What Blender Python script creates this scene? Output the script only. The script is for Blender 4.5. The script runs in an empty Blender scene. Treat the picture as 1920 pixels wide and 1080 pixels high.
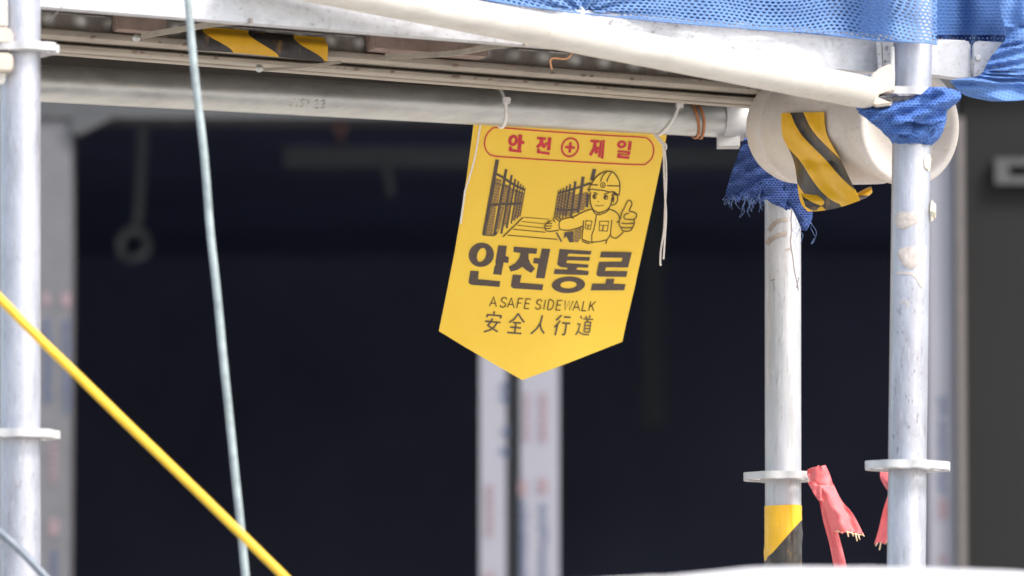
import bpy, bmesh, math, random
from mathutils import Vector, noise
from mathutils.geometry import tessellate_polygon
rad = math.radians
random.seed(7)
SC = bpy.context.scene

# ------------------------------------------------------------------ camera
F = 12267.0                                  # focal length in photo pixels (1920 wide)
HOR = 1700.0                                 # row of the horizon, below the frame
PITCH = math.atan((HOR - 540.0) / F)
CAM = Vector((0, 0, 1.6))
cam = bpy.data.cameras.new('camera'); camo = bpy.data.objects.new('camera', cam)
SC.collection.objects.link(camo); SC.camera = camo
camo.location = CAM; camo.rotation_euler = (rad(90) + PITCH, 0, 0)
cam.sensor_width = 36; cam.lens = F / 1920 * 36
cam.clip_start = 0.1; cam.clip_end = 1000
cam.dof.use_dof = True; cam.dof.focus_distance = 8.55; cam.dof.aperture_fstop = 5.4

# ------------------------------------------------------------------ light
SUN_EL, SUN_AZ = 46.0, 50.0                  # height; degrees to the right of straight behind the camera
w = bpy.data.worlds.new('World'); SC.world = w; w.use_nodes = True
nt = w.node_tree
sky = nt.nodes.new('ShaderNodeTexSky'); sky.sky_type = 'NISHITA'; sky.sun_disc = False
sky.sun_elevation = rad(SUN_EL); sky.sun_rotation = rad(180 - SUN_AZ)
sky.air_density = 1.2; sky.dust_density = 3.0
bg = nt.nodes['Background']; bg.inputs[1].default_value = 0.15
nt.links.new(sky.outputs[0], bg.inputs[0])
sl = bpy.data.lights.new('sun', 'SUN'); sl.energy = 1.75; sl.angle = rad(14); sl.color = (1, 0.965, 0.92)
so = bpy.data.objects.new('sun', sl); SC.collection.objects.link(so)
sd = Vector((math.sin(rad(SUN_AZ)) * math.cos(rad(SUN_EL)), -math.cos(rad(SUN_AZ)) * math.cos(rad(SUN_EL)), math.sin(rad(SUN_EL))))
so.rotation_euler = sd.to_track_quat('Z', 'Y').to_euler(); so.location = (6, -8, 12)
SC.view_settings.view_transform = 'Standard'; SC.view_settings.look = 'None'
SC.view_settings.exposure = 1.22; SC.view_settings.gamma = 1
SC.cycles.use_denoising = True
SC.cycles.max_bounces = 10; SC.cycles.transparent_max_bounces = 24

# ------------------------------------------------------------------ geometry helpers
CP, SP = math.cos(PITCH), math.sin(PITCH)
def ray(px, py):
    a = (px - 960) / F; b = -(py - 540) / F
    return Vector((a, CP - b * SP, SP + b * CP))
def P(px, py, Y):
    d = ray(px, py); return CAM + d * (Y / d.y)
def M(Y): return Y / F                        # metres per photo pixel at depth Y
ORI = {}
def link(o): SC.collection.objects.link(o)
def tag(o, label=None, cat=None, group=None, kind=None):
    if label: o['label'] = label
    if cat: o['category'] = cat
    if group: o['group'] = group
    if kind: o['kind'] = kind
    return o
def thing(name, loc, label, cat, group=None):
    o = bpy.data.objects.new(name, None); link(o); o.location = loc; o.empty_display_size = 0.05
    ORI[o.name] = Vector(loc); return tag(o, label, cat, group)
def obj(name, bm, mats, parent=None, sharp=38, loc=None, keep=False):
    if not isinstance(mats, (list, tuple)): mats = [mats]
    if not keep: bmesh.ops.recalc_face_normals(bm, faces=bm.faces)
    me = bpy.data.meshes.new(name)
    base = ORI[parent.name] if parent else None
    if base is None:
        if loc is not None: base = Vector(loc)
        else:
            xs = [v.co for v in bm.verts]
            base = Vector((sum(v.x for v in xs) / len(xs), sum(v.y for v in xs) / len(xs), min(v.z for v in xs)))
    for v in bm.verts: v.co -= base
    bm.to_mesh(me); bm.free()
    for m in mats: me.materials.append(m)
    me.shade_smooth()
    me.set_sharp_from_angle(angle=rad(sharp))
    o = bpy.data.objects.new(name, me); link(o)
    if parent: o.parent = parent
    else: o.location = base
    ORI[o.name] = base
    return o
def BM(): return bmesh.new()
def cat(pts, k=6, closed=False):              # Catmull-Rom
    pts = [Vector(p) for p in pts]; n = len(pts)
    if n < 3: return pts
    out = []
    rng = range(n if closed else n - 1)
    for i in rng:
        if closed: a, b, c, d = pts[(i - 1) % n], pts[i], pts[(i + 1) % n], pts[(i + 2) % n]
        else: a, b, c, d = pts[max(i - 1, 0)], pts[i], pts[i + 1], pts[min(i + 2, n - 1)]
        for j in range(k):
            t = j / k
            out.append(0.5 * ((2 * b) + (c - a) * t + (2 * a - 5 * b + 4 * c - d) * t * t + (3 * b - a - 3 * c + d) * t ** 3))
    if not closed: out.append(pts[-1])
    return out
def tube(bm, pts, r, n=16, caps=True, closed=False, squash=1.0, mi=0):
    pts = [Vector(p) for p in pts]; N = len(pts)
    R = r if isinstance(r, (list, tuple)) else [r] * N
    rings = []; ref = None
    for i, p in enumerate(pts):
        if closed: t = pts[(i + 1) % N] - pts[i - 1]
        else: t = pts[min(i + 1, N - 1)] - pts[max(i - 1, 0)]
        t.normalize()
        if ref is None:
            ref = Vector((0, 0, 1)) if abs(t.z) < 0.9 else Vector((0, -1, 0))
        ref = (ref - t * ref.dot(t)).normalized(); b = t.cross(ref)
        rings.append([bm.verts.new(p + (ref * math.cos(2 * math.pi * k / n) * squash + b * math.sin(2 * math.pi * k / n)) * R[i]) for k in range(n)])
    for i in range(N if closed else N - 1):
        A, B = rings[i], rings[(i + 1) % N]
        for k in range(n):
            f = bm.faces.new((A[k], A[(k + 1) % n], B[(k + 1) % n], B[k])); f.material_index = mi
    if caps and not closed:
        bm.faces.new(rings[0][::-1]).material_index = mi; bm.faces.new(rings[-1]).material_index = mi
    return rings
def pipe(bm, a, b, r, wall=0.0032, n=40, seg=1):  # hollow pipe
    a, b = Vector(a), Vector(b); t = (b - a).normalized()
    ref = Vector((0, 0, 1)) if abs(t.z) < 0.9 else Vector((0, -1, 0))
    ref = (ref - t * ref.dot(t)).normalized(); c = t.cross(ref)
    def ring(p, rr): return [bm.verts.new(p + (ref * math.cos(2 * math.pi * k / n) + c * math.sin(2 * math.pi * k / n)) * rr) for k in range(n)]
    O = [ring(a.lerp(b, i / seg), r) for i in range(seg + 1)]
    I0, I1 = ring(a, r - wall), ring(b, r - wall)
    seq = [I0] + O + [I1]
    for A, B in zip(seq, seq[1:]):
        for k in range(n): bm.faces.new((A[k], A[(k + 1) % n], B[(k + 1) % n], B[k]))
    for k in range(n): bm.faces.new((I1[k], I1[(k + 1) % n], I0[(k + 1) % n], I0[k]))
def lathe(bm, o, axis, prof, n=64):
    axis = Vector(axis).normalized(); ref = Vector((0, 0, 1)); ref = (ref - axis * ref.dot(axis)).normalized(); c = axis.cross(ref)
    rings = []
    for d, r in prof:
        if r < 1e-6: rings.append([bm.verts.new(o + axis * d)])
        else: rings.append([bm.verts.new(o + axis * d + (ref * math.cos(2 * math.pi * k / n) + c * math.sin(2 * math.pi * k / n)) * r) for k in range(n)])
    for A, B in zip(rings, rings[1:]):
        for k in range(n):
            k2 = (k + 1) % n
            if len(A) == 1 and len(B) == 1: continue
            if len(A) == 1: bm.faces.new((A[0], B[k2], B[k]))
            elif len(B) == 1: bm.faces.new((A[k], A[k2], B[0]))
            else: bm.faces.new((A[k], A[k2], B[k2], B[k]))
def box(bm, o, x, y, z):                       # corner + three edge vectors
    o, x, y, z = map(Vector, (o, x, y, z))
    v = [bm.verts.new(o + x * i + y * j + z * k) for k in (0, 1) for j in (0, 1) for i in (0, 1)]
    for f in ((0, 1, 3, 2), (4, 6, 7, 5), (0, 4, 5, 1), (2, 3, 7, 6), (0, 2, 6, 4), (1, 5, 7, 3)): bm.faces.new([v[i] for i in f])
def prism(bm, poly, d, bevel=0):
    d = Vector(d); A = [bm.verts.new(Vector(p)) for p in poly]; B = [bm.verts.new(Vector(p) + d) for p in poly]; n = len(A)
    fs = [bm.faces.new(A), bm.faces.new(B[::-1])]
    for k in range(n): fs.append(bm.faces.new((A[k], B[k], B[(k + 1) % n], A[(k + 1) % n])))
    if bevel:
        es = {e for f in fs for e in f.edges}
        bmesh.ops.bevel(bm, geom=list(es), offset=bevel, segments=2, affect='EDGES', clamp_overlap=True)
def bevel_all(bm, off, seg=2, ang=30):
    es = [e for e in bm.edges if len(e.link_faces) == 2 and e.calc_face_angle(0) > rad(ang)]
    bmesh.ops.bevel(bm, geom=es, offset=off, segments=seg, affect='EDGES', clamp_overlap=True)
def sheet(bm, G, th, UV=None, side=Vector((0, -1, 0))):
    """grid of points (rows of equal length) with thickness; front is towards side"""
    R, Cn = len(G), len(G[0])
    uvl = bm.loops.layers.uv.verify()
    def nrm(i, j):
        a = G[min(i + 1, R - 1)][j] - G[max(i - 1, 0)][j]; b = G[i][min(j + 1, Cn - 1)] - G[i][max(j - 1, 0)]
        n = b.cross(a)
        if n.length < 1e-12: n = Vector(side)
        n.normalize(); return n
    flip = 1
    n0 = nrm(R // 2, Cn // 2)
    if n0.dot(side) < 0: flip = -1
    Fv = [[bm.verts.new(G[i][j]) for j in range(Cn)] for i in range(R)]
    Bv = [[bm.verts.new(G[i][j] - nrm(i, j) * flip * th) for j in range(Cn)] for i in range(R)]
    def uv(i, j): return UV[i][j] if UV else (j / (Cn - 1), i / (R - 1))
    def face(vs, ids):
        f = bm.faces.new(vs)
        for l, ij in zip(f.loops, ids): l[uvl].uv = uv(*ij)
    for i in range(R - 1):
        for j in range(Cn - 1):
            ids = [(i, j), (i, j + 1), (i + 1, j + 1), (i + 1, j)]
            face([Fv[a][b] for a, b in ids], ids)
            face([Bv[a][b] for a, b in ids[::-1]], ids[::-1])
    edge = [(0, j) for j in range(Cn)] + [(i, Cn - 1) for i in range(1, R)] + [(R - 1, j) for j in range(Cn - 2, -1, -1)] + [(i, 0) for i in range(R - 2, 0, -1)]
    for k in range(len(edge)):
        a, b = edge[k], edge[(k + 1) % len(edge)]
        face([Fv[a[0]][a[1]], Bv[a[0]][a[1]], Bv[b[0]][b[1]], Fv[b[0]][b[1]]], [a, a, b, b])
def interp(tab, x):
    if x <= tab[0][0]: return tab[0][1]
    for (a, b), (c, d) in zip(tab, tab[1:]):
        if x <= c: return b + (d - b) * (x - a) / (c - a)
    return tab[-1][1]
def ss(a, b, x):
    t = max(0, min(1, (x - a) / (b - a))); return t * t * (3 - 2 * t)
def nz(*v): return noise.noise(Vector(v))

# ------------------------------------------------------------------ materials
def lin(r, g, b):
    f = lambda c: (c / 255 / 12.92) if c / 255 <= 0.04045 else ((c / 255 + 0.055) / 1.055) ** 2.4
    return (f(r), f(g), f(b))
class MT:
    def __init__(s, name, rough=0.5, metal=0.0, spec=0.5):
        s.m = bpy.data.materials.new(name); s.m.use_nodes = True; s.t = s.m.node_tree
        s.b = s.t.nodes['Principled BSDF']; s.b.inputs['Roughness'].default_value = rough; s.b.inputs['Metallic'].default_value = metal
        s.b.inputs['Specular IOR Level'].default_value = spec
        s.co = s.t.nodes.new('ShaderNodeTexCoord')
    def N(s, ty, **kw):
        n = s.t.nodes.new(ty)
        for k, v in kw.items(): setattr(n, k, v)
        return n
    def L(s, a, b): s.t.links.new(a, b)
    def mapping(s, scale, src='Object'):
        n = s.N('ShaderNodeMapping'); n.inputs['Scale'].default_value = scale; s.L(s.co.outputs[src], n.inputs[0]); return n.outputs[0]
    def noise(s, vec, scale, det=4, rough=0.6):
        n = s.N('ShaderNodeTexNoise'); n.inputs['Scale'].default_value = scale; n.inputs['Detail'].default_value = det; n.inputs['Roughness'].default_value = rough
        s.L(vec, n.inputs['Vector']); return n.outputs['Fac']
    def ramp(s, fac, stops):
        n = s.N('ShaderNodeValToRGB'); e = n.color_ramp.elements
        while len(e) < len(stops): e.new(0.5)
        for el, (p, c) in zip(e, stops):
            el.position = p; el.color = (*c, 1) if len(c) == 3 else c
        s.L(fac, n.inputs[0]); return n.outputs[0]
    def math(s, op, a, b=None, c=None):
        n = s.N('ShaderNodeMath', operation=op)
        for i, x in enumerate((a, b, c)):
            if x is None: continue
            if isinstance(x, (int, float)): n.inputs[i].default_value = x
            else: s.L(x, n.inputs[i])
        return n.outputs[0]
    def mix(s, fac, a, b, mode='MIX'):
        n = s.N('ShaderNodeMix', data_type='RGBA', blend_type=mode)
        for i, x in ((0, fac), (6, a), (7, b)):
            if isinstance(x, (int, float)): n.inputs[i].default_value = x
            elif isinstance(x, tuple): n.inputs[i].default_value = (*x, 1)
            else: s.L(x, n.inputs[i])
        return n.outputs[2]
    def color(s, c):
        if isinstance(c, tuple): s.b.inputs['Base Color'].default_value = (*c, 1)
        else: s.L(c, s.b.inputs['Base Color'])
    def bump(s, h, strength=0.3, dist=0.001):
        n = s.N('ShaderNodeBump'); n.inputs['Strength'].default_value = strength; n.inputs['Distance'].default_value = dist
        s.L(h, n.inputs['Height']); s.L(n.outputs[0], s.b.inputs['Normal'])
    def rough(s, fac, a, b):
        n = s.N('ShaderNodeMapRange'); n.inputs[3].default_value = a; n.inputs[4].default_value = b
        s.L(fac, n.inputs[0]); s.L(n.outputs[0], s.b.inputs['Roughness'])
def mul(c, k): return tuple(x * k for x in c)

def steel(name, base, rough=0.5, metal=0.25, stretch=(1, 1, 1), mott=0.18, dirt=0.35, dirtcol=(0.12, 0.10, 0.08), speck=0.63, bump=0.12, scr=0.0):
    s = MT(name, rough, metal)
    v = s.mapping(stretch)
    n1 = s.noise(v, 55, 6, 0.65); n2 = s.noise(v, 13, 4, 0.6); n3 = s.noise(v, 210, 3, 0.7)
    c = s.ramp(n1, [(0.3, mul(base, 1 - mott)), (0.55, base), (0.78, mul(base, 1 + mott * 0.5))])
    f = s.ramp(n2, [(0.52, (0, 0, 0)), (0.72, (1, 1, 1))])
    f2 = s.ramp(n3, [(speck, (0, 0, 0)), (speck + 0.08, (1, 1, 1))])
    c = s.mix(s.math('MULTIPLY', f, dirt * 0.45), c, dirtcol)
    c = s.mix(s.math('MULTIPLY', s.math('MULTIPLY', f2, s.math('ADD', f, 0.25)), dirt), c, dirtcol)
    if scr:
        vs = s.mapping((stretch[0] * 1.0, stretch[1] * 1.0, stretch[2] * 0.35)); n4 = s.noise(vs, 330, 3, 0.6); n5 = s.noise(vs, 520, 2, 0.5)
        c = s.mix(s.math('MULTIPLY', s.ramp(n4, [(0.60, (0, 0, 0)), (0.66, (1, 1, 1))]), scr), c, mul(dirtcol, 1.3))
        c = s.mix(s.math('MULTIPLY', s.ramp(n5, [(0.64, (0, 0, 0)), (0.70, (1, 1, 1))]), scr), c, (0.85, 0.83, 0.80))
    s.color(c); s.rough(n1, rough - 0.1, rough + 0.16)
    s.bump(s.math('ADD', n1, s.math('MULTIPLY', n3, 0.4)), bump, 0.0012)
    return s.m
pole_m = steel('pole_paint', (0.42, 0.435, 0.50), 0.34, 0.45, (1, 1, 0.3), 0.22, 0.8, (0.13, 0.12, 0.13), 0.585, 0.25, 0.2)
oldpole_m = steel('worn_pole_paint', (0.455, 0.46, 0.485), 0.42, 0.35, (1.3, 1.3, 0.16), 0.22, 0.5, (0.12, 0.115, 0.12), 0.58, 0.3, 0.32)
brace_m = steel('brace_paint', (0.58, 0.56, 0.515), 0.38, 0.15, (0.3, 1, 1), 0.18, 0.6, (0.26, 0.20, 0.15), 0.62)
ledger_m = steel('galvanised_pipe', (0.53, 0.54, 0.525), 0.34, 0.65, (0.3, 1, 1), 0.2, 0.35, (0.16, 0.14, 0.11), 0.62, 0.2)
plank_m = steel('deck_galvanised', (0.54, 0.55, 0.58), 0.5, 0.15, (0.7, 1, 1), 0.18, 1.0, (0.08, 0.075, 0.075), 0.575)
rail_m = steel('deck_rail_dusty', (0.40, 0.36, 0.305), 0.7, 0.1, (0.25, 1, 1), 0.25, 0.6, (0.13, 0.095, 0.07), 0.6, 0.3)
corr_m = steel('deck_sheet', (0.17, 0.155, 0.135), 0.6, 0.2, (1, 1, 1), 0.2, 0.5, (0.15, 0.11, 0.08), 0.6)
stud_m = steel('lit_stud', (0.47, 0.47, 0.45), 0.5, 0.3, (1, 1, 1), 0.15, 0.3)  # unused; paler tone for stud crests, light put into the colour
rust_m = steel('rusty_brown_steel', (0.27, 0.20, 0.17), 0.75, 0.0, (1, 1, 1), 0.3, 0.6, (0.09, 0.06, 0.05))
flange_m = steel('flange_paint', (0.52, 0.52, 0.525), 0.5, 0.15, (1, 1, 1), 0.14, 0.35)
cream_m = steel('cream_casting', (0.58, 0.51, 0.44), 0.5, 0.05, (1, 1, 1), 0.1, 0.3, (0.3, 0.2, 0.14))
dark_m = MT('dark_steel', 0.5, 0.5); dark_m.color((0.06, 0.055, 0.055)); dark_m = dark_m.m
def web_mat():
    s = MT('dimpled_web', 0.6, 0.15); at = s.N('ShaderNodeAttribute'); at.attribute_name = 'wear_and_light'
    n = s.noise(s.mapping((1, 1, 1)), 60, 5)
    c = s.mix(at.outputs['Fac'], s.ramp(n, [(0.3, (0.19, 0.165, 0.14)), (0.7, (0.31, 0.275, 0.235))]), (0.74, 0.74, 0.72))  # dimple crests mixed paler, painted light to lift the weak shading
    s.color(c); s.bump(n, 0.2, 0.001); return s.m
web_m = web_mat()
def plain(name, col, rough=0.5, metal=0.0, var=0.12, scale=30, bump=0.1, trans=0.0):
    s = MT(name, rough, metal); v = s.mapping((1, 1, 1)); n = s.noise(v, scale, 5)
    s.color(s.ramp(n, [(0.3, mul(col, 1 - var)), (0.7, mul(col, 1 + var))])); s.bump(n, bump, 0.002)
    return s.m
copper_m = plain('copper_wire', (0.42, 0.16, 0.06), 0.4, 0.6, 0.3, 200)
orange_m = plain('orange_wire', (0.75, 0.36, 0.16), 0.5, 0, 0.15, 200)
tie_m = plain('white_nylon', (0.80, 0.78, 0.75), 0.4, 0, 0.06, 80)
string_m = plain('white_string', (0.82, 0.76, 0.72), 0.8, 0, 0.1, 300, 0.4)
fray_m = plain('frayed_thread', (0.75, 0.55, 0.36), 0.8)
bluefray_m = plain('blue_thread', (0.10, 0.16, 0.34), 0.8)
mortar_m = plain('dried_mortar', (0.44, 0.40, 0.375), 0.9, 0, 0.2, 120, 0.6)
mortarp_m = plain('pale_mortar', (0.56, 0.53, 0.43), 0.9, 0, 0.15, 120, 0.6)
stain_m = plain('tan_stain', (0.33, 0.285, 0.25), 0.8, 0, 0.2, 150)
crack_m = plain('dark_crack', (0.17, 0.15, 0.155), 0.9)
def drum_mat():
    s = MT('drum_plastic', 0.42); v = s.mapping((1, 1, 1)); n = s.noise(v, 18, 5); n2 = s.noise(v, 160, 3)
    c = s.ramp(n, [(0.3, (0.55, 0.505, 0.465)), (0.7, (0.66, 0.62, 0.58))])
    c = s.mix(s.math('MULTIPLY', s.ramp(n2, [(0.62, (0, 0, 0)), (0.72, (1, 1, 1))]), 0.25), c, (0.35, 0.25, 0.18))
    n3 = s.noise(s.mapping((1, 1, 3)), 45, 6, 0.7)
    c = s.mix(s.math('MULTIPLY', s.ramp(n3, [(0.55, (0, 0, 0)), (0.72, (1, 1, 1))]), 0.4), c, (0.34, 0.27, 0.21))
    s.color(c); s.bump(n2, 0.12, 0.001); return s.m
drum_m = drum_mat()
def sign_mat():
    s = MT('sign_plastic', 0.38); v = s.mapping((1, 1, 1)); n = s.noise(v, 9, 4); n2 = s.noise(v, 120, 3)
    c = s.ramp(n, [(0.3, (0.88, 0.58, 0.055)), (0.7, (0.91, 0.62, 0.065))])
    s.color(c); s.bump(s.math('ADD', s.math('MULTIPLY', n, 3.0), s.math('MULTIPLY', n2, 0.15)), 0.12, 0.003); return s.m
sign_m = sign_mat()
def ink(name, col):
    s = MT(name, 0.5); n = s.noise(s.mapping((1, 1, 1)), 160, 4); s.color(s.ramp(n, [(0.3, mul(col, 0.85)), (0.7, mul(col, 1.2))])); return s.m
ink_m = ink('dark_ink', (0.080, 0.058, 0.048)); line_m = ink('line_ink', (0.055, 0.028, 0.012)); red_m = ink('red_ink', (0.56, 0.028, 0.045))
def mesh_ink():
    s = MT('mesh_hatch_ink', 0.5); v = s.mapping((1, 1, 1))
    m = s.N('ShaderNodeMapping'); m.inputs['Rotation'].default_value = (0, rad(45), 0); s.L(v, m.inputs[0])
    ch = s.N('ShaderNodeTexChecker'); ch.inputs['Scale'].default_value = 620; s.L(m.outputs[0], ch.inputs[0])
    s.color(s.mix(ch.outputs['Fac'], (0.10, 0.065, 0.04), (0.50, 0.30, 0.07))); return s.m
hatch_m = mesh_ink()
def tape_mat(name, black=0.45, period=1.0, offset=0.0, k=1.0, shine=0.3):
    """diagonal stripes: phase = u - k*v  (uv of the ribbon)"""
    s = MT(name, shine); sep = s.N('ShaderNodeSeparateXYZ'); s.L(s.co.outputs['UV'], sep.inputs[0])
    ph = s.math('SUBTRACT', sep.outputs[0], s.math('MULTIPLY', sep.outputs[1], k))
    fr = s.math('FRACT', s.math('ADD', s.math('DIVIDE', s.math('SUBTRACT', ph, offset), period), 40.0))
    n = s.noise(s.mapping((1, 1, 1)), 70, 5, 0.7); n2 = s.noise(s.mapping((60, 60, 14)), 1.0, 4)
    isb = s.math('LESS_THAN', fr, black)
    wear_and_light = s.math('MULTIPLY', s.ramp(n2, [(0.58, (0, 0, 0)), (0.66, (1, 1, 1))]), 0.4)
    blk = s.mix(wear_and_light, s.ramp(n, [(0.3, (0.022, 0.020, 0.021)), (0.7, (0.052, 0.047, 0.047))]), (0.36, 0.20, 0.05))
    yel = s.ramp(n, [(0.3, (0.74, 0.40, 0.016)), (0.7, (0.84, 0.48, 0.022))])
    s.color(s.mix(isb, yel, blk)); s.bump(n, 0.25, 0.002); return s.m
def knit(name, col, holes=0.0, tl=0.25, cw=1.0, dark=0.5):
    """woven netting; uv in stitches; holes = half size of the openings (0 = closed knit)"""
    s = MT(name, 0.75, 0, 0.2); sep = s.N('ShaderNodeSeparateXYZ'); s.L(s.co.outputs['UV'], sep.inputs[0])
    n = s.noise(s.mapping((1, 1, 1)), 40, 4)
    vv = s.math('ADD', sep.outputs[1], s.math('MULTIPLY', n, 0.5))
    row = s.math('FLOOR', vv)
    u = s.math('FRACT', s.math('ADD', sep.outputs[0], s.math('MULTIPLY', s.math('FLOORED_MODULO', row, 2.0), 0.5)))
    v = s.math('FRACT', vv)
    du = s.math('SUBTRACT', u, 0.5); dv = s.math('SUBTRACT', v, 0.5)
    d = s.math('SQRT', s.math('ADD', s.math('MULTIPLY', du, du), s.math('MULTIPLY', s.math('MULTIPLY', dv, dv), 1.3)))
    n3 = s.noise(s.mapping((1, 1, 1)), 900, 2)
    c = s.ramp(n3, [(0.3, mul(col, 0.72)), (0.7, mul(col, 1.25))])
    c = s.mix(s.ramp(d, [(0.12, (1, 1, 1)), (0.42, (0, 0, 0))]), c, mul(col, 0.3)) if not holes else c
    s.color(c)
    s.bump(s.math('MULTIPLY', d, -1.0 if not holes else 1.0), 1.0, 0.0022 if not holes else 0.0012)
    out = s.t.nodes['Material Output']
    tr = s.N('ShaderNodeBsdfTranslucent'); tr.inputs[0].default_value = (*col, 1)
    mx = s.N('ShaderNodeMixShader'); mx.inputs[0].default_value = tl; s.L(s.b.outputs[0], mx.inputs[1]); s.L(tr.outputs[0], mx.inputs[2])
    last = mx.outputs[0]
    if holes:
        n4 = s.noise(s.mapping((1, 1, 1)), 22, 3)
        hs = s.math('ADD', holes, s.math('MULTIPLY', s.math('SUBTRACT', n4, 0.5), 0.28))
        h = s.math('LESS_THAN', d, hs)
        tp = s.N('ShaderNodeBsdfTransparent'); m2 = s.N('ShaderNodeMixShader'); s.L(h, m2.inputs[0]); s.L(last, m2.inputs[1]); s.L(tp.outputs[0], m2.inputs[2]); last = m2.outputs[0]
    s.L(last, out.inputs['Surface']); return s.m
NETC = (0.165, 0.295, 0.575)
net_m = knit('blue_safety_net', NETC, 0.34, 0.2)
netd_m = knit('dense_blue_net', (0.15, 0.29, 0.62), 0.17, 0.25)
rag_m = knit('blue_knit_rag', (0.085, 0.185, 0.52), 0, 0.05)
ragd_m = knit('navy_knit_rag', (0.05, 0.095, 0.30), 0, 0.05)
def ribbon_mat():
    s = MT('red_vinyl_ribbon', 0.5); n = s.noise(s.mapping((1, 1, 1)), 60, 4)
    s.color(s.ramp(n, [(0.3, (0.80, 0.175, 0.19)), (0.7, (0.88, 0.23, 0.24))]))
    tr = s.N('ShaderNodeBsdfTranslucent'); tr.inputs[0].default_value = (0.85, 0.12, 0.13, 1)
    mx = s.N('ShaderNodeMixShader'); mx.inputs[0].default_value = 0.25
    s.L(s.b.outputs[0], mx.inputs[1]); s.L(tr.outputs[0], mx.inputs[2]); s.L(mx.outputs[0], s.t.nodes['Material Output'].inputs[0])
    s.bump(n, 0.3, 0.003); return s.m
ribbon_m = ribbon_mat()
def rope_mat(name, col, freq, rough=0.55, depth=0.5, var=0.15):
    s = MT(name, rough); sep = s.N('ShaderNodeSeparateXYZ'); s.L(s.co.outputs['Object'], sep.inputs[0])
    wv = s.N('ShaderNodeTexWave', wave_type='BANDS', bands_direction='DIAGONAL'); wv.inputs['Scale'].default_value = freq; wv.inputs['Distortion'].default_value = 0.5
    s.L(s.co.outputs['Object'], wv.inputs[0]); n = s.noise(s.mapping((1, 1, 1)), 50, 5)
    s.color(s.ramp(n, [(0.3, mul(col, 1 - var)), (0.7, mul(col, 1 + var))])); s.bump(wv.outputs['Fac'], depth, 0.0006); return s.m
yrope_m = rope_mat('yellow_rope', (0.72, 0.45, 0.02), 120)
cable_m = rope_mat('grey_cable', (0.25, 0.30, 0.31), 160, 0.4, 0.2, 0.25)
dcable_m = rope_mat('slate_cable', (0.13, 0.16, 0.20), 160, 0.4, 0.2, 0.25)
def ground_mat():
    s = MT('sandy_concrete', 0.9); v = s.mapping((1, 1, 1)); n = s.noise(v, 1.5, 8); n2 = s.noise(v, 40, 5)
    c = s.ramp(n, [(0.3, (0.47, 0.42, 0.355)), (0.7, (0.57, 0.52, 0.45))]); c = s.mix(0.3, c, s.ramp(n2, [(0.3, (0.42, 0.37, 0.30)), (0.7, (0.6, 0.54, 0.46))]))
    s.color(c); s.bump(n2, 0.4, 0.01); return s.m
ground_m = ground_mat()
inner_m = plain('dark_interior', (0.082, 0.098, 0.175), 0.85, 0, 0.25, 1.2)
facade_m = plain('grey_facade', (0.16, 0.16, 0.165), 0.8, 0, 0.15, 3)
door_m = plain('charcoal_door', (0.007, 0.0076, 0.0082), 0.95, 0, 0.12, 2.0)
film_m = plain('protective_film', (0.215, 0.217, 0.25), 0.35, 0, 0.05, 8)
gap_m = plain('frame_gap', (0.045, 0.047, 0.05), 0.5)
trim_m = plain('beige_trim', (0.125, 0.112, 0.108), 0.5)
pblue_m = plain('blue_print', (0.06, 0.085, 0.17), 0.6); pred_m = plain('red_print', (0.20, 0.14, 0.16), 0.6)
dim_m = plain('dusty_grey_strap', (0.095, 0.112, 0.13), 0.8); dimred_m = plain('dull_red', (0.08, 0.04, 0.045), 0.8)
tarp_m = plain('white_tarpaulin', (0.52, 0.50, 0.475), 0.6, 0, 0.04, 6, 0.5)

# ------------------------------------------------------------------ ground
bm = BM(); box(bm, (-150, -150, -0.3), (300, 0, 0), (0, 300, 0), (0, 0, 0.3))
tag(obj('ground', bm, ground_m), kind='structure')

# ------------------------------------------------------------------ building behind
YW = 13.6
def X(px, Y=YW): return (px - 960) / F * Y
def Z(py, Y=YW): return 1.6 + (HOR - py) / F * Y
bld = thing('building', (0, YW, 0), 'dark unlit building interior behind the scaffold, seen through its open window frame', 'building')
zt = Z(226)
bm = BM()
box(bm, (-5, YW - 0.05, 0), (5 + X(52), 0, 0), (0, 0.3, 0), (0, 0, 4.6))
box(bm, (X(52), YW - 0.05, zt + 0.1), (X(2100) - X(52), 0, 0), (0, 0.3, 0), (0, 0, 4.6 - zt - 0.1))
box(bm, (X(2100), YW - 0.05, 0), (4, 0, 0), (0, 0.3, 0), (0, 0, 4.6))
obj('facade_wall', bm, facade_m, bld)
bm = BM()
box(bm, (-4, 20.1, 0), (8.5, 0, 0), (0, 0.2, 0), (0, 0, 3.6)); box(bm, (-4.2, YW + .25, 0), (0.2, 0, 0), (0, 6.5, 0), (0, 0, 3.6)); box(bm, (4.5, YW + .25, 0), (0.2, 0, 0), (0, 6.5, 0), (0, 0, 1.9)); box(bm, (4.5, YW + .25, 1.9), (0.2, 0, 0), (0, 1.2, 0), (0, 0, 1.7)); box(bm, (4.5, YW + 5.2, 1.9), (0.2, 0, 0), (0, 1.55, 0), (0, 0, 1.7))  # gap left in the right-hand wall, added to let daylight in
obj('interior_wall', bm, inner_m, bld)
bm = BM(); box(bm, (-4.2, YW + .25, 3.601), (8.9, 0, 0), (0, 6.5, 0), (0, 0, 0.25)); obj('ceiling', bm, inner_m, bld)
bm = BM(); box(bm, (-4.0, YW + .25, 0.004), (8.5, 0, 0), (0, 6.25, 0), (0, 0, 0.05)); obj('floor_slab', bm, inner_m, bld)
bm = BM(); box(bm, (X(530, 15.4), 15.4, Z(306, 15.4)), (1.6, 0, 0), (0, 0.12, 0), (0, 0, 0.042)); box(bm, P(716, 306, 15.4), (0.02, 0, 0), (0, 0.02, 0), (0.012, 0, -0.075)); obj('interior_beam', bm, dim_m, bld)
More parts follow.
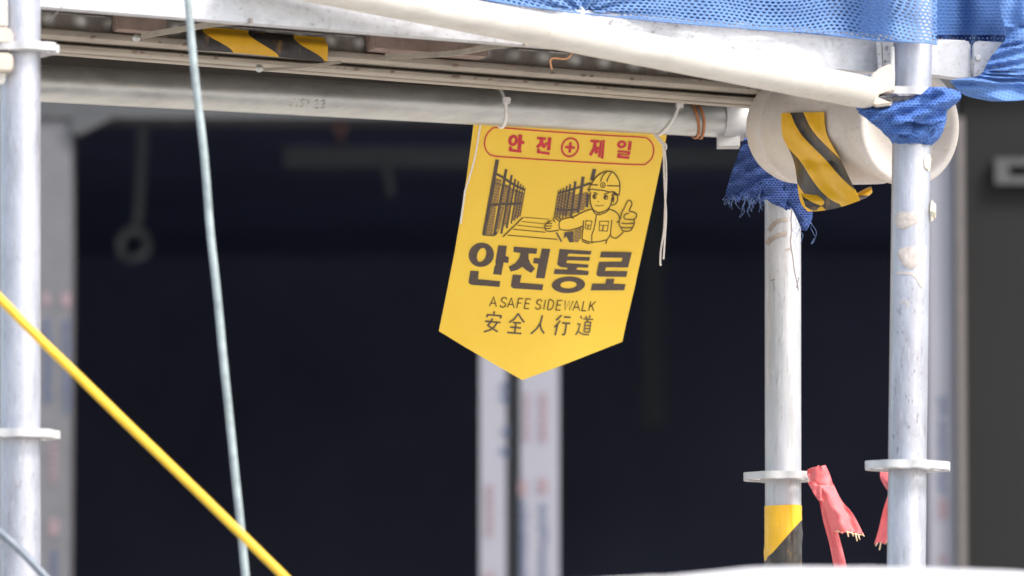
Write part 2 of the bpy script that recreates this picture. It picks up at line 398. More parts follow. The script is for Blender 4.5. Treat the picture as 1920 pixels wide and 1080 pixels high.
bm = BM(); box(bm, P(1205, 800, 18.6), (X(1245, 18.6) - X(1205, 18.6), 0, 0), (0, 0.08, 0), (0, 0, 1.3)); obj('interior_post', bm, dim_m, bld)
bm = BM(); tube(bm, [P(628, 190, 13.6), P(638, 230, 13.6), P(640, 268, 14.9)], [0.02, 0.018, 0.008], 12); obj('cable_stub', bm, dimred_m, bld)
# window frame
bm = BM(); box(bm, (X(52), YW - 0.08, zt), (X(1792) - X(52), 0, 0), (0, 0.16, 0), (0, 0, 0.098))
prism(bm, [P(134, 218, YW - 0.09), P(215, 218, YW - 0.09), P(150, 252, YW - 0.09), P(134, 248, YW - 0.09)], (0, 0.05, 0))
wf = obj('window_frame', bm, plain('frame_grey', (0.045, 0.047, 0.05), 0.5), bld)
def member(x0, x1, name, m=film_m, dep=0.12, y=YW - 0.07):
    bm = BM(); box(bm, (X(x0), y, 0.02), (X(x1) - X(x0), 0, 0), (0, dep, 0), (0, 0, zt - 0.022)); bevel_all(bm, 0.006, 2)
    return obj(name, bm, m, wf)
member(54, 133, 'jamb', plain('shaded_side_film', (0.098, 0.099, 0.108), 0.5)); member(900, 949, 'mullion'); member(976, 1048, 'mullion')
member(951, 974, 'mullion_gap', gap_m, 0.06, YW - 0.02)
member(1738, 1788, 'jamb'); member(1793, 1806, 'door_trim', trim_m, 0.14, YW - 0.10); member(1788.5, 1792.5, 'jamb_gap', gap_m, 0.05, YW - 0.02)
def marks(bm, cx, y0, y1, w=16, step=17, seed=0):
    r = random.Random(seed); y = y0
    while y < y1:
        for k in range(4):                    # a few short bars that read as a blurred character
            bx = cx - w / 2 + r.random() * w * 0.4; by = y + k * step * 0.2
            box(bm, P(bx, by + step * 0.14, YW - 0.0725), (M(YW) * w * (0.4 + 0.5 * r.random()), 0, 0), (0, 0.002, 0), (0, 0, M(YW) * step * 0.13))
        box(bm, P(cx - w * 0.1 + r.random() * 6, y + step * 0.8, YW - 0.0728), (M(YW) * w * 0.22, 0, 0), (0, 0.002, 0), (0, 0, M(YW) * step * 0.75))
        y += step + 3
for cols in (((88, 600, 760),), ((124, 600, 765),), ((100, 1035, 1200),), ((981, 940, 1200),), ((1018, 945, 1200),), ((1765, 745, 775), (1765, 790, 925)), ((944, 718, 732), (944, 740, 750), (945, 803, 818), (944, 840, 850))):
    bm = BM()
    for a in cols: marks(bm, *a, seed=a[0] + a[1])
    obj('film_print', bm, pblue_m, wf)
def blob(bm, cx, cy, w, h): box(bm, P(cx - w / 2, cy + h / 2, YW - 0.0727), (M(YW) * w, 0, 0), (0, 0.002, 0), (0, 0, M(YW) * h))
for bl in (((86, 560, 12, 22),), ((124, 562, 16, 24),), [(100, 988, 17, 30)] + [(100, 830 + k * 14, 13, 8) for k in range(6)], [(981, 914, 15, 28)] + [(988, 742 + k * 16, 10, 10) for k in range(6)], [(1018, 911, 17, 28)] + [(1018, 742 + k * 16, 14, 11) for k in range(6)], ((1768, 955, 17, 36), (1768, 1048, 16, 14)), [(918, 1078, 17, 12)] + [(918, 915 + k * 17, 13, 11) for k in range(6)]):
    bm = BM()
    for a in bl: blob(bm, *a)
    obj('film_print', bm, pred_m, wf)
# door
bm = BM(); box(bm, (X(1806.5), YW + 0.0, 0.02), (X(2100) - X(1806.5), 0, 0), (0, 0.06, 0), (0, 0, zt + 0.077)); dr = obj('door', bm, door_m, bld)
bm = BM()
yy = YW - 0.03
prism(bm, [P(1872, 345, yy), P(1990, 345, yy), P(1990, 330, yy), P(1892, 330, yy), P(1892, 310, yy), P(1990, 310, yy), P(1990, 296, yy), P(1866, 296, yy), P(1866, 345, yy)], (0, 0.028, 0))
obj('latch', bm, plain('latch_grey', (0.05, 0.05, 0.05), 0.5), dr)
# hanging strap with a ring
bm = BM()
hs = thing('hanging_ring', P(250, 500, 14.7), 'dim grey ring hanging on a strap in the dark room behind the left pole', 'ring')
bm = BM(); sheet(bm, [[P(x - 9, y, 14.7), P(x + 9, y, 14.7)] for x, y in ((268, 190), (267, 260), (264, 330), (260, 400), (256, 425))], 0.003); obj('strap', bm, dim_m, hs)
bm = BM(); c = P(249, 458, 14.7); tube(bm, [c + Vector((math.cos(t) * 0.031, 0.006 * math.sin(2 * t), math.sin(t) * 0.031)) for t in [2 * math.pi * i / 40 for i in range(40)]], 0.012, 12, closed=True); obj('ring', bm, dim_m, hs)

# ------------------------------------------------------------------ scaffold poles
RP = 0.0243
def flange_bm(bm, c, rot=0.0, tilt=(0, 0), FS=1.0):
    n = 48; rr = [RP - 0.002, 0.033, 0.0465 * FS, 0.0555 * FS]; zz = 0.0048
    def at(i, k, z):
        a = 2 * math.pi * k / n + rot; r = rr[i]
        if i == 3: r = 0.0555 * FS - 0.0045 * (0.5 - 0.5 * math.cos(8 * 2 * math.pi * k / n)) ** 1.5
        x, y = r * math.cos(a), r * math.sin(a)
        return Vector((c.x + x, c.y + y, c.z + z + x * tilt[0] + y * tilt[1]))
    T = [[bm.verts.new(at(i, k, zz)) for k in range(n)] for i in range(4)]; B = [[bm.verts.new(at(i, k, -zz)) for k in range(n)] for i in range(4)]
    keep = lambda i, k: not (i == 1 and (k % 6) in (1, 2, 3, 4))
    for i in range(3):
        for k in range(n):
            k2 = (k + 1) % n
            if not keep(i, k): continue
            bm.faces.new((T[i][k], T[i + 1][k], T[i + 1][k2], T[i][k2])); bm.faces.new((B[i][k], B[i][k2], B[i + 1][k2], B[i + 1][k]))
    for k in range(n):
        k2 = (k + 1) % n
        bm.faces.new((T[3][k], B[3][k], B[3][k2], T[3][k2])); bm.faces.new((T[0][k], T[0][k2], B[0][k2], B[0][k]))
        if not keep(1, k):
            bm.faces.new((T[1][k], B[1][k], B[1][k2], T[1][k2])); bm.faces.new((T[2][k], T[2][k2], B[2][k2], B[2][k]))
            if keep(1, k - 1): bm.faces.new((T[1][k], T[2][k], B[2][k], B[1][k]))
            if keep(1, k + 1): bm.faces.new((T[1][k2], B[1][k2], B[2][k2], T[2][k2]))
    es = [e for e in bm.edges if len(e.link_faces) == 2 and e.calc_face_angle(0) > 0.8 and e.verts[0].co.z * 0 == 0 and abs((e.verts[0].co - c).xy.length) > 0.048]
    bmesh.ops.bevel(bm, geom=es, offset=0.0012, segments=2, affect='EDGES', clamp_overlap=True)
class Pole: pass
def make_pole(xt, xb, Y, label, mat, fl, ztop=3.15):
    """xt/xb: column of the axis at rows 100 and 1050"""
    p = Pole(); p.Y = Y
    a, b = P(xt, 100, Y), P(xb, 1050, Y); d = (a - b) / (a.z - b.z)
    p.axis = lambda z: b + d * (z - b.z)
    bot, top = p.axis(0.0), p.axis(ztop); bot.y = Y; top.y = Y
    p.line = (bot, top); p.t = thing('scaffold_pole', bot, label, 'scaffold pole', 'upright scaffold poles')
    bm = BM(); pipe(bm, bot, top, RP, n=48, seg=1); obj('tube', bm, mat, p.t)
    p.fl = []
    for py, rot, tl in fl:
        z = P(960, py, Y).z; bm = BM(); flange_bm(bm, bot.lerp(top, z / ztop), rot, tl, 0.86 if Y < 8 else 1.0)
        # weld collar
        cc = bot.lerp(top, z / ztop); lathe(bm, cc, (0, 0, 1), [(-0.009, RP - 0.001), (-0.0055, RP + 0.0028), (0.0055, RP + 0.0028), (0.009, RP - 0.001)], 40)
        obj('flange', bm, flange_m, p.t); p.fl.append(z)
    p.xc = lambda py: xt + (xb - xt) * (py - 100) / 950
    return p
PL = make_pole(38.5, 38.5, 7.84, 'silver scaffold pole at the left edge, crossed by the yellow rope', pole_m, [(93, 0.30, (0.03, 0)), (815, 0.1, (0, 0))])
PA = make_pole(1711, 1699.5, 8.17, 'silver front scaffold pole with dried mortar patches, wrapped in the blue rag', pole_m, [(179, 0.15, (-0.05, 0)), (874, 0.33, (-0.015, 0))])
PB = make_pole(1467.5, 1468.5, 8.77, 'worn scratched scaffold pole below the white drum, taped yellow and black near its foot', oldpole_m, [(209, 0.1, (0, 0)), (894, 0.36, (0, 0))])
def cyl_pt(p, px, py, off):
    """the point on a pole's surface seen at a pixel"""
    r = M(p.Y) ; x = (px - p.xc(py)) * r; x = max(-0.99 * RP, min(0.99 * RP, x)); a = math.asin(x / RP)
    z = P(960, py, p.Y - RP * math.cos(a)).z
    k = z / p.line[1].z; c = p.line[0].lerp(p.line[1], k)
    return Vector((c.x + (RP + off) * math.sin(a), c.y - (RP + off) * math.cos(a), z))
def cyl_patch(bm, p, rows, off=0.0015, n=9, bulge=0.0):
    G = []
    for i, (y, xl, xr) in enumerate(rows):
        e = 0 if i in (0, len(rows) - 1) else 1
        G.append([cyl_pt(p, xl + (xr - xl) * j / n + 3.5 * nz(j * .9, i * 1.3, 8), y + 3.5 * nz(j * .8, i * 1.1, 3), 0.0004 + (off + bulge * math.sin(math.pi * j / n) + 0.0006 * nz(j, i * 2.0, 1)) * (e * (0 < j < n) * 0.8 + 0.2)) for j in range(n + 1)])
    sheet(bm, G, 0.0012)
for nm, rows, m, off in (
    ('mortar_patch', [(397, 1685, 1712), (403, 1677, 1721), (411, 1676, 1722), (419, 1677, 1719), (426, 1680, 1700), (429, 1682, 1694)], mortar_m, 0.0007),
    ('mortar_patch', [(463, 1692, 1735), (470, 1683, 1736), (480, 1681, 1733), (490, 1686, 1724), (498, 1693, 1718), (504, 1700, 1710)], mortar_m, 0.0012),
    ('mortar_patch', [(376, 1743, 1747), (384, 1742, 1748), (396, 1742, 1748), (408, 1742, 1747.5), (414, 1743, 1747)], mortarp_m, 0.006),
    ('mortar_patch', [(290, 1735, 1742), (300, 1730, 1744), (312, 1731, 1743), (320, 1735, 1742)], mortarp_m, 0.0012)):
    bm = BM(); cyl_patch(bm, PA, rows, off); obj(nm, bm, m, PA.t)
def cyl_stroke(bm, p, pts, w, off=0.0006):
    pts = cat([(x, y, 0) for x, y in pts], 5); G = []
    for i, q in enumerate(pts):
        t = pts[min(i + 1, len(pts) - 1)] - pts[max(i - 1, 0)]; t.normalize(); nn = Vector((-t.y, t.x, 0))
        ww = w * (0.5 + 0.2 * nz(i * 0.5, 1, 2))
        G.append([cyl_pt(p, *(q + nn * s * ww).xy, off) for s in (-1, 0, 1)])
    sheet(bm, G, 0.0005)
bm = BM()
cyl_stroke(bm, PB, [(1441, 433), (1450, 420), (1462, 413), (1476, 411)], 8); cyl_stroke(bm, PB, [(1436, 458), (1448, 446), (1462, 440), (1474, 437)], 9)
cyl_stroke(bm, PB, [(1472, 468), (1480, 467)], 4)
obj('stain', bm, stain_m, PB.t)
bm = BM()
for pts, w in (([(1484, 386), (1482, 410), (1483, 430), (1481, 455), (1485, 480), (1488, 505), (1493, 528), (1496, 545)], 1.6), ([(1444, 526), (1452, 524)], 2), ([(1449, 528), (1451, 545)], 1.2), ([(1497, 520), (1492, 540)], 1.5)): cyl_stroke(bm, PB, pts, w, 0.0004)
obj('crack', bm, crack_m, PB.t)
bm = BM(); cyl_stroke(bm, PA, [(1678, 512), (1700, 512), (1714, 518), (1728, 540)], 5); cyl_stroke(bm, PA, [(1686, 570), (1692, 564), (1700, 568), (1698, 575)], 3)
obj('stain', bm, mortar_m, PA.t)

# ------------------------------------------------------------------ back ledger
LA, LB = P(-94, 147.5, 8.44), P(1392, 226.5, 8.745)
def led(px):                                   # point on the ledger axis at a column
    lo, hi = 0.0, 1.0
    for _ in range(40):
        m = (lo + hi) / 2; q = LA.lerp(LB, m); x = 960 + q.x / q.y * F * 1.0 * (q.y / ((q - CAM).dot(Vector((0, CP, SP)))))
        if x < px: lo = m
        else: hi = m
    return LA.lerp(LB, lo)
e1 = (LB - LA).normalized()
lt = thing('ledger_pipe', LA.lerp(LB, 0.5), 'grey galvanised horizontal pipe that the yellow sign hangs from', 'scaffold pipe')
bm = BM(); pipe(bm, LA, LB, RP, n=56); obj('tube', bm, ledger_m, lt)
bm = BM()
lathe(bm, LB, e1, [(-0.030, RP - .001), (-0.030, RP + 0.0025), (-0.018, RP + 0.004), (0.0, RP + 0.0035), (0.002, RP - 0.003), (0.002, 0.0)], 32)
box(bm, LB + Vector((-0.034, -0.02, -0.036)), (0.03, 0, 0), (0, 0.04, 0), (0, 0, 0.016))
prism(bm, [LB + Vector(v) for v in ((0.0, -0.021, -0.028), (0.045, -0.021, -0.02), (0.05, -0.021, 0.03), (0.0, -0.021, 0.03))], (0, 0.042, 0), 0.004)
obj('end_fitting', bm, flange_m, lt)
lup = Vector((0, 0, 1)) - e1 * e1.z; lup.normalize(); lfw = lup.cross(e1)          # towards / away from the camera
if lfw.y > 0: lfw = -lfw
def on_ledger(px, ang, off):                   # ang: 0 = towards the camera, + up
    c = led(px); return c + (lfw * math.cos(ang) + lup * math.sin(ang)) * (RP + off)
bm = BM()
GL = {'J': [[(.7, 1), (.7, .2), (.4, 0), (.1, .2)]], 'U': [[(.1, 1), (.1, .25), (.45, 0), (.8, .25), (.8, 1)]], 'S': [[(.8, .9), (.4, 1), (.15, .75), (.75, .3), (.5, 0), (.1, .1)]], 'Y': [[(.05, 1), (.45, .5), (.85, 1)], [(.45, .5), (.45, 0)]],
      '2': [[(.1, .8), (.45, 1), (.8, .75), (.1, 0), (.85, 0)]], '3': [[(.1, .9), (.5, 1), (.8, .75), (.4, .52), (.85, .27), (.5, 0), (.1, .1)]]}
for ch, x0 in (('J', 535), ('U', 544), ('S', 555), ('Y', 566), ('2', 582), ('3', 594)):
    for st in GL[ch]:
        tube(bm, [on_ledger(x0 + 10 * u, rad(-40 + 27 * v), 0.0002) for u, v in st], 0.0011, 6)
obj('stamped_lettering', bm, ledger_m, lt)

# ------------------------------------------------------------------ deck
FL, FR = P(60, 10.5, 7.895), P(1646, 135.5, 8.19)
d1 = (FR - FL); LEN = d1.length; d1n = d1.normalized(); dz = Vector((0, 0, 1)); db = Vector((-d1.y, d1.x, 0)).normalized()
DEP = 0.43; HF = 0.049
def D(s, t, z): return FL + d1n * s + db * t + dz * z
dk = thing('scaffold_deck', D(LEN / 2, DEP / 2, 0), 'steel scaffold walkway with white front side and dusty brown underside', 'scaffold deck')
def rail(bm, prof, s0=-0.25, s1=LEN):
    prism(bm, [D(s0, t, z) for t, z in prof], d1n * (s1 - s0))
bm = BM(); rail(bm, [(0, 0), (0, HF), (0.03, HF), (0.03, HF - 0.0025), (0.0028, HF - 0.0025), (0.0028, 0.0028), (0.022, 0.0028), (0.022, 0.008), (0.0245, 0.008), (0.0245, 0)]); bevel_all(bm, 0.0012, 2, 60); obj('front_rail', bm, plank_m, dk)
bm = BM(); rail(bm, [(DEP, 0.055), (DEP - 0.030, 0.055), (DEP - 0.030, 0.030), (DEP - 0.048, 0.0295), (DEP - 0.053, 0.028), (DEP - 0.055, 0.025), (DEP - 0.055, 0.020), (DEP - 0.051, 0.0165), (DEP - 0.012, 0.0165), (DEP - 0.012, 0.0125), (DEP - 0.034, 0.0125), (DEP - 0.036, 0.011), (DEP - 0.036, 0.007), (DEP - 0.034, 0.0052), (DEP - 0.012, 0.0052), (DEP - 0.012, 0.0035), (DEP + 0.010, 0.0035), (DEP + 0.010, 0.055)]); bevel_all(bm, 0.001, 2, 40)
rg = random.Random(5)                         # crusts of mortar and dirt on the rail
for i in range(70):
    c = D(rg.uniform(-0.1, LEN), *rg.choice(((DEP - 0.055, 0.026), (DEP - 0.055, 0.021), (DEP - 0.036, 0.009), (DEP - 0.049, 0.0295)))); r0 = rg.uniform(0.0006, 0.0024)
    vs = bmesh.ops.create_icosphere(bm, subdivisions=2, radius=r0)['verts']
    for f in {f for v in vs for f in v.link_faces}: f.material_index = 1
    for v in vs: v.co = Vector((v.co.x * 2.0, v.co.y * .6, v.co.z)) * (1 + 0.5 * nz(v.co.x * 900 + i, v.co.y * 900, v.co.z * 900)) + c
obj('rear_rail', bm, [rail_m, rust_m], dk)
bm = BM(); NS = 900; G = []                    # dimpled inner web above the lip, each crest painted pale as if lit
zr = [0.0298 + 0.0262 * k / 16 for k in range(17)]
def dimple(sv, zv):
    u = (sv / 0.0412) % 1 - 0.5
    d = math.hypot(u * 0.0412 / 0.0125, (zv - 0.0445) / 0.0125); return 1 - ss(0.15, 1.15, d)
for z in zr[::-1]:
    G.append([D(-0.2 + (LEN + 0.2) * i / NS, DEP - 0.034 - 0.0055 * dimple(-0.2 + (LEN + 0.2) * i / NS, z), z) for i in range(NS + 1)])
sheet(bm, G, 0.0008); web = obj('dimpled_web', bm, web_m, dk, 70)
ca = web.data.attributes.new('wear_and_light', 'FLOAT', 'POINT')
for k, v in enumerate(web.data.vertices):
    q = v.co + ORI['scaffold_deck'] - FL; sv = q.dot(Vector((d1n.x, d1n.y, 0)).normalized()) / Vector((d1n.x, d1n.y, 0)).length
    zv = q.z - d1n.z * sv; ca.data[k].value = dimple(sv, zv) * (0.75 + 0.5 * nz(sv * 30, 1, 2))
bm = BM(); sheet(bm, [[D(-0.2, t, 0.0455 if t < .3 else 0.0535), D(LEN, t, 0.0455 if t < .3 else 0.0535)] for t in (0.033, 0.15, 0.31, DEP - 0.036)], 0.0015, side=Vector((0, 0, 1))); obj('deck_sheet', bm, corr_m, dk, 50)
def dk_s(px):                                  # distance along the deck for a column (at mid depth)
    lo, hi = -0.3, LEN + 0.2
    for _ in range(40):
        m = (lo + hi) / 2; q = D(m, DEP * 0.8, 0); v = q - CAM
        if 960 + v.x / v.dot(Vector((0, CP, SP))) * F < px: lo = m
        else: hi = m
    return lo
for a, b, t0, z0 in ((222, 312, 0.345, 0.0305), (700, 912, 0.335, 0.0305)):
    s0, s1 = dk_s(a), dk_s(b); bm = BM(); prism(bm, [D(s0, t0, z0), D(s1, t0, z0), D(s1, DEP - 0.042, z0), D(s0, DEP - 0.042, z0)], dz * (0.0525 - z0), 0.001); obj('cross_member', bm, rust_m, dk)
def flat_bar(pts, w=0.007):
    bm = BM(); q = cat(pts, 6); sheet(bm, [[p - dz * w * .5, p + dz * w * .5] for p in q], 0.003); bevel_all(bm, 0.0006, 1); return obj('brace_bar', bm, rail_m, dk)
flat_bar([P(264, 67, 8.29), P(330, 56, 8.2), P(400, 45, 8.09), P(470, 39, 7.96)]); flat_bar([P(722, 105, 8.38), P(800, 103, 8.36), P(860, 98, 8.3), P(920, 87, 8.2), P(985, 80, 8.06)])
flat_bar([P(495, 130, 8.31), P(560, 126, 8.31), P(640, 116, 8.33)], 0.004)
bm = BM()
for x, y, Y in ((256, 71, 8.235), (486, 128, 8.30), (362, 86, 8.245)): lathe(bm, P(x, y, Y), (0, -1, -0.2), [(0, 0.0052), (0.004, 0.005), (0.006, 0.003), (0.0065, 0)], 16)
obj('bolt', bm, ledger_m, dk)
bm = BM()                                     # folded end strips by the right pole
prism(bm, [P(1643, 76, 8.16), P(1650, 76, 8.16), P(1654, 137, 8.16), P(1648, 136, 8.16)], (0, 0.02, 0)); prism(bm, [P(1654, 78, 8.165), P(1668, 80, 8.165), P(1668, 142, 8.165), P(1657, 139, 8.165)], (0, 0.02, 0))
obj('end_strip', bm, plank_m, dk)
d2 = thing('scaffold_deck', D(LEN / 2, DEP + 0.18, 0.035), 'added dark plank shading the galvanised pipe from above, behind the dusty rail', 'scaffold deck')  # added plank, keeps sky light off the pipe
bm = BM(); rail(bm, [(DEP + 0.013, 0.034), (DEP + 0.013, 0.062), (DEP + 0.33, 0.062), (DEP + 0.33, 0.034), (DEP + 0.325, 0.034), (DEP + 0.325, 0.056), (DEP + 0.018, 0.056), (DEP + 0.018, 0.034)], -0.25, 1.105); obj('plank', bm, plain('shade_plank', (0.07, 0.062, 0.055), 0.8), d2)  # base colour darkened to deepen the shade above the pipe
# tape on the rear rail
HT = tape_mat('rail_hazard_tape', 0.5, 0.66, 0.45, 0.15, 0.32)
bm = BM(); G = []; UV = []
for i in range(15):
    v = i / 14; row = []; uvr = []
    for j in range(61):
        u = j / 60; s0, s1 = dk_s(364), dk_s(624)
        q = D(s0 + (s1 - s0) * u, DEP - 0.058 + 0.016 * ss(0.42, 0.0, v) - 0.002 * math.sin(math.pi * v) - 0.0010 * nz(u * 9, v * 2, 4), 0.0470 - 0.033 * v + 0.0010 * math.sin(u * 5))
        row.append(q); uvr.append((u + 0.05 * math.sin(v * 5), v))
    G.append(row); UV.append(uvr)
sheet(bm, G, 0.0004, UV); tag(obj('hazard_tape', bm, HT), 'short yellow and black tape stuck along the underside rail of the scaffold deck', 'hazard tape')

# ------------------------------------------------------------------ end plate of the neighbouring deck, right of the pole
dp = thing('deck_end_plate', P(1815, 147, 8.30), 'white steel end plate with hook and rivet just right of the front pole', 'scaffold plate')
bm = BM(); prism(bm, [P(x, y, 8.29) for x, y in ((1700, 70), (1752, 73), (1812, 75), (1820, 80), (1822, 147), (1800, 146), (1760, 141), (1700, 136))], (0, 0.03, 0), 0.002); obj('plate', bm, plank_m, dp)
bm = BM(); prism(bm, [P(x, y, 8.282) for x, y in ((1824, 82), (1832, 76), (1885, 79), (1882, 92), (1872, 106), (1856, 112), (1846, 122), (1842, 134), (1838, 143), (1824, 147))], (0, 0.012, 0), 0.0018); obj('hook', bm, plank_m, dp)
bm = BM(); lathe(bm, P(1834, 109, 8.2815), (0, -1, 0), [(0, 0.0042), (0.0015, 0.0040), (0.003, 0.0025), (0.0033, 0)], 20); obj('rivet', bm, flange_m, dp)

# ------------------------------------------------------------------ diagonal brace
BR0, BR1 = P(440, -55.5, 7.93), P(1598, 168.5, 8.105)
br = thing('diagonal_brace', BR1, 'thick cream white diagonal pipe crossing in front of the deck', 'scaffold brace')
RB = 0.0210
bm = BM(); bd = (BR1 - BR0).normalized(); ups = Vector((0, 0, 1)); ups = (ups - bd * ups.dot(bd)).normalized()
tube(bm, [BR0, BR1, BR1 + bd * 0.008, BR1 + bd * 0.018, BR1 + bd * 0.027, BR1 + bd * 0.030], [RB, RB, RB * 0.99, RB * 0.95, RB * 0.8, RB * 0.45], 48); obj('tube', bm, brace_m, br)
bm = BM(); prism(bm, [P(x, y, 8.105) for x, y in ((1634, 140), (1642, 132), (1660, 122), (1674, 118), (1677, 172), (1646, 172), (1640, 186), (1674, 188), (1676, 196), (1640, 200), (1630, 192), (1626, 160))], (0, 0.03, 0), 0.003); obj('end_fitting', bm, cream_m, br)
bm = BM(); prism(bm, [P(x, y, 8.122) for x, y in ((1671, 88), (1677, 86), (1678, 140), (1677, 172), (1669, 172))], (0, 0.006, 0), 0.001); obj('wedge_pin', bm, flange_m, br)

# ------------------------------------------------------------------ coupling at the left pole
lc = thing('ledger_coupling', P(0, 160, 7.80), 'cream wedge coupling gripping the upper flange of the left edge pole', 'scaffold coupling')
bm = BM()
prism(bm, [P(x, y, 7.795) for x, y in ((-60, 52), (16, 50), (22, 56), (23, 82), (-60, 83))], (0, 0.03, 0), 0.003)
prism(bm, [P(x, y, 7.795) for x, y in ((-60, 97), (20, 99), (24, 104), (23, 128), (18, 133), (-60, 134))], (0, 0.03, 0), 0.003); obj('jaw', bm, cream_m, lc)
bm = BM(); prism(bm, [P(x, y, 7.805) for x, y in ((-10, -10), (14, 0), (14, 49), (-10, 49))], (0, 0.012, 0), 0.001); obj('wedge_pin', bm, brace_m, lc)
bm = BM(); prism(bm, [P(x, y, 7.805) for x, y in ((-10, 135), (11, 135), (9, 150), (3, 158), (-10, 158))], (0, 0.012, 0), 0.001); obj('wedge_pin', bm, brace_m, lc)
bm = BM(); tube(bm, [P(-30, 95, 7.81), P(-420, 82, 7.73)], 0.0243, 32); obj('tube', bm, brace_m, lc)

# ------------------------------------------------------------------ white drum
c0, c1 = P(1482, 241, 8.575), P(1708, 237, 8.335)
ax = (c1 - c0).normalized(); L0 = (c1 - c0).length; RD = 0.0735
bm = BM()
prof = [(-0.030, 0.0), (-0.029, 0.02), (-0.025, 0.04), (-0.017, 0.056), (-0.004, 0.067), (0.012, 0.0722), (0.03, RD), (0.037, RD), (0.040, RD - 0.0016), (0.043, RD), (L0 * 0.55, RD + 0.001), (L0 * 0.72, RD + 0.0005), (L0 * 0.80, RD - 0.003), (L0 * 0.86, RD - 0.001), (L0 - 0.012, RD + 0.0035), (L0 - 0.003, RD + 0.0035), (L0, RD + 0.0015), (L0 + 0.001, RD - 0.004), (L0 - 0.001, RD - 0.008), (L0 - 0.010, RD - 0.0105), (L0 - 0.024, RD - 0.013), (L0 - 0.027, RD - 0.018), (L0 - 0.029, 0.03), (L0 - 0.022, 0.012), (L0 - 0.021, 0.0)]
lathe(bm, c0, ax, prof, 96)
tag(obj('plastic_drum', bm, drum_m, None, 50), 'cream white rounded drum lying sideways between the two right poles', 'drum')

# tape strip hanging over the drum
ST = tape_mat('hanging_hazard_tape', 0.36, 0.86, 0.20, 1.0, 0.28)
def drum_front(px, py):                       # depth of the drum's body at a pixel (first hit of the cylinder)
    d = ray(px, py).normalized(); oc = CAM - c0; dd = d - ax * d.dot(ax); od = oc - ax * oc.dot(ax)
    a = dd.dot(dd); b = 2 * dd.dot(od); c = od.dot(od) - (RD + 0.002) ** 2; q = b * b - 4 * a * c
    if q < 0: return None
    return (CAM + d * ((-b - math.sqrt(q)) / (2 * a))).y
bm = BM(); G = []; UV = []
le = cat([(1465, 212, 0), (1465, 235, 0), (1468, 258, 0), (1480, 282, 0), (1489, 305, 0), (1494, 335, 0), (1497, 362, 0), (1503, 384, 0), (1516, 397, 0)], 4)
re = cat([(1545, 210, 0), (1546, 232, 0), (1550, 252, 0), (1562, 276, 0), (1576, 300, 0), (1588, 325, 0), (1599, 348, 0), (1608, 366, 0), (1611, 376, 0)], 4)
for i in range(len(le)):
    row = []; uvr = []
    for j in range(15):
        v = j / 14; q = le[i].lerp(re[i], v); u = i / (len(le) - 1)
        f = drum_front(q.x, min(q.y, 300)) or 8.36
        Y = f - 0.005 - 0.012 * ss(0.2, 0.6, u) * (1 + math.sin(math.pi * (v * 1.5 - 0.1 + 0.6 * u))) - 0.003 * nz(u * 5, v * 3, 2) - 0.0015 * math.sin(14 * (v - u))
        if q.y > 300: Y += 0.02 * ss(300, 400, q.y) * (1 - v) - 0.014 * ss(330, 400, q.y) * v
        row.append(P(q.x, q.y + (5 * math.sin(math.pi * v) if u > 0.97 else 0), Y)); uvr.append((v, u))
    G.append(row); UV.append(uvr)
Yend = G[-1]
sheet(bm, G, 0.0004, UV)
G = []; UV = []                                 # the folded-back tail
tp = cat([(1502, 362, 0), (1530, 366, 0), (1565, 368, 0), (1600, 364, 0), (1622, 354, 0), (1633, 349, 0)], 5); bt = cat([(1513, 396, 0), (1540, 393, 0), (1575, 385, 0), (1606, 377, 0), (1626, 370, 0), (1636, 360, 0)], 5)
for i in range(len(tp)):
    u = i / (len(tp) - 1)
    G.append([P(*(tp[i].lerp(bt[i], j / 8)).xy, 8.405 - 0.03 * u - 0.008 * math.sin(math.pi * j / 8)) for j in range(9)]); UV.append([(0.5 * j / 8, u * 1.5 - 0.15) for j in range(9)])
sheet(bm, G, 0.0004, UV)
tag(obj('hazard_tape_strip', bm, ST), 'loose yellow and black tape strip dangling and curling over the white drum', 'hazard tape')

# ------------------------------------------------------------------ blue rag round the front pole
def wrap(bm, rows, Y, depth, n=56, m=40, seed=0.0, amp=0.004, dirn=(0.6, 1.0)):
    ys = [r[0] for r in rows]; G = []; UV = []
    tl = [(r[0], r[1]) for r in rows]; tr = [(r[0], r[2]) for r in rows]
    for i in range(m + 1):
        y = ys[0] + (ys[-1] - ys[0]) * i / m
        xl, xr = interp(tl, y), interp(tr, y); cx = (xl + xr) / 2; hw = (xr - xl) / 2 * M(Y); c = P(cx, y, Y); row = []; uvr = []
        ends = min(1, i / 4.0, (m - i) / 4.0)
        for j in range(n + 1):
            a = 2 * math.pi * j / n
            X_, Y_ = math.cos(a), math.sin(a)
            f = (a / (2 * math.pi) * 26 * dirn[1] + (y - ys[0]) * 0.16 * dirn[0])
            k = 0.6 * math.sin(f + 2 * nz(X_ * 2 + seed, Y_ * 2, y * .03)) + 0.9 * nz(X_ * 2.2 + seed, Y_ * 2.2, y * 0.045)
            dd = depth * (0.75 + 0.25 * ends)
            p = Vector((c.x + X_ * (hw + amp * .25 * k), c.y + Y_ * (max(dd, 0.6 * hw) + amp * k), c.z + 0.0025 * nz(X_ * 3, Y_ * 3, y * .06 + seed)))
            row.append(p); uvr.append((j / n * 34, (y - ys[0]) * 0.20 + 2.5 * k))
        G.append(row); UV.append(uvr)
    uvl = bm.loops.layers.uv.verify(); V = [[bm.verts.new(p) for p in r[:-1]] for r in G]
    for i in range(m):
        for j in range(n):
            ids = [(i, j), (i, j + 1), (i + 1, j + 1), (i + 1, j)]
            f = bm.faces.new([V[a][b % n] for a, b in ids])
            for l, (a, b) in zip(f.loops, ids): l[uvl].uv = UV[a][b]
    bm.faces.new(V[0][::-1]); bm.faces.new(V[-1])
bm = BM()
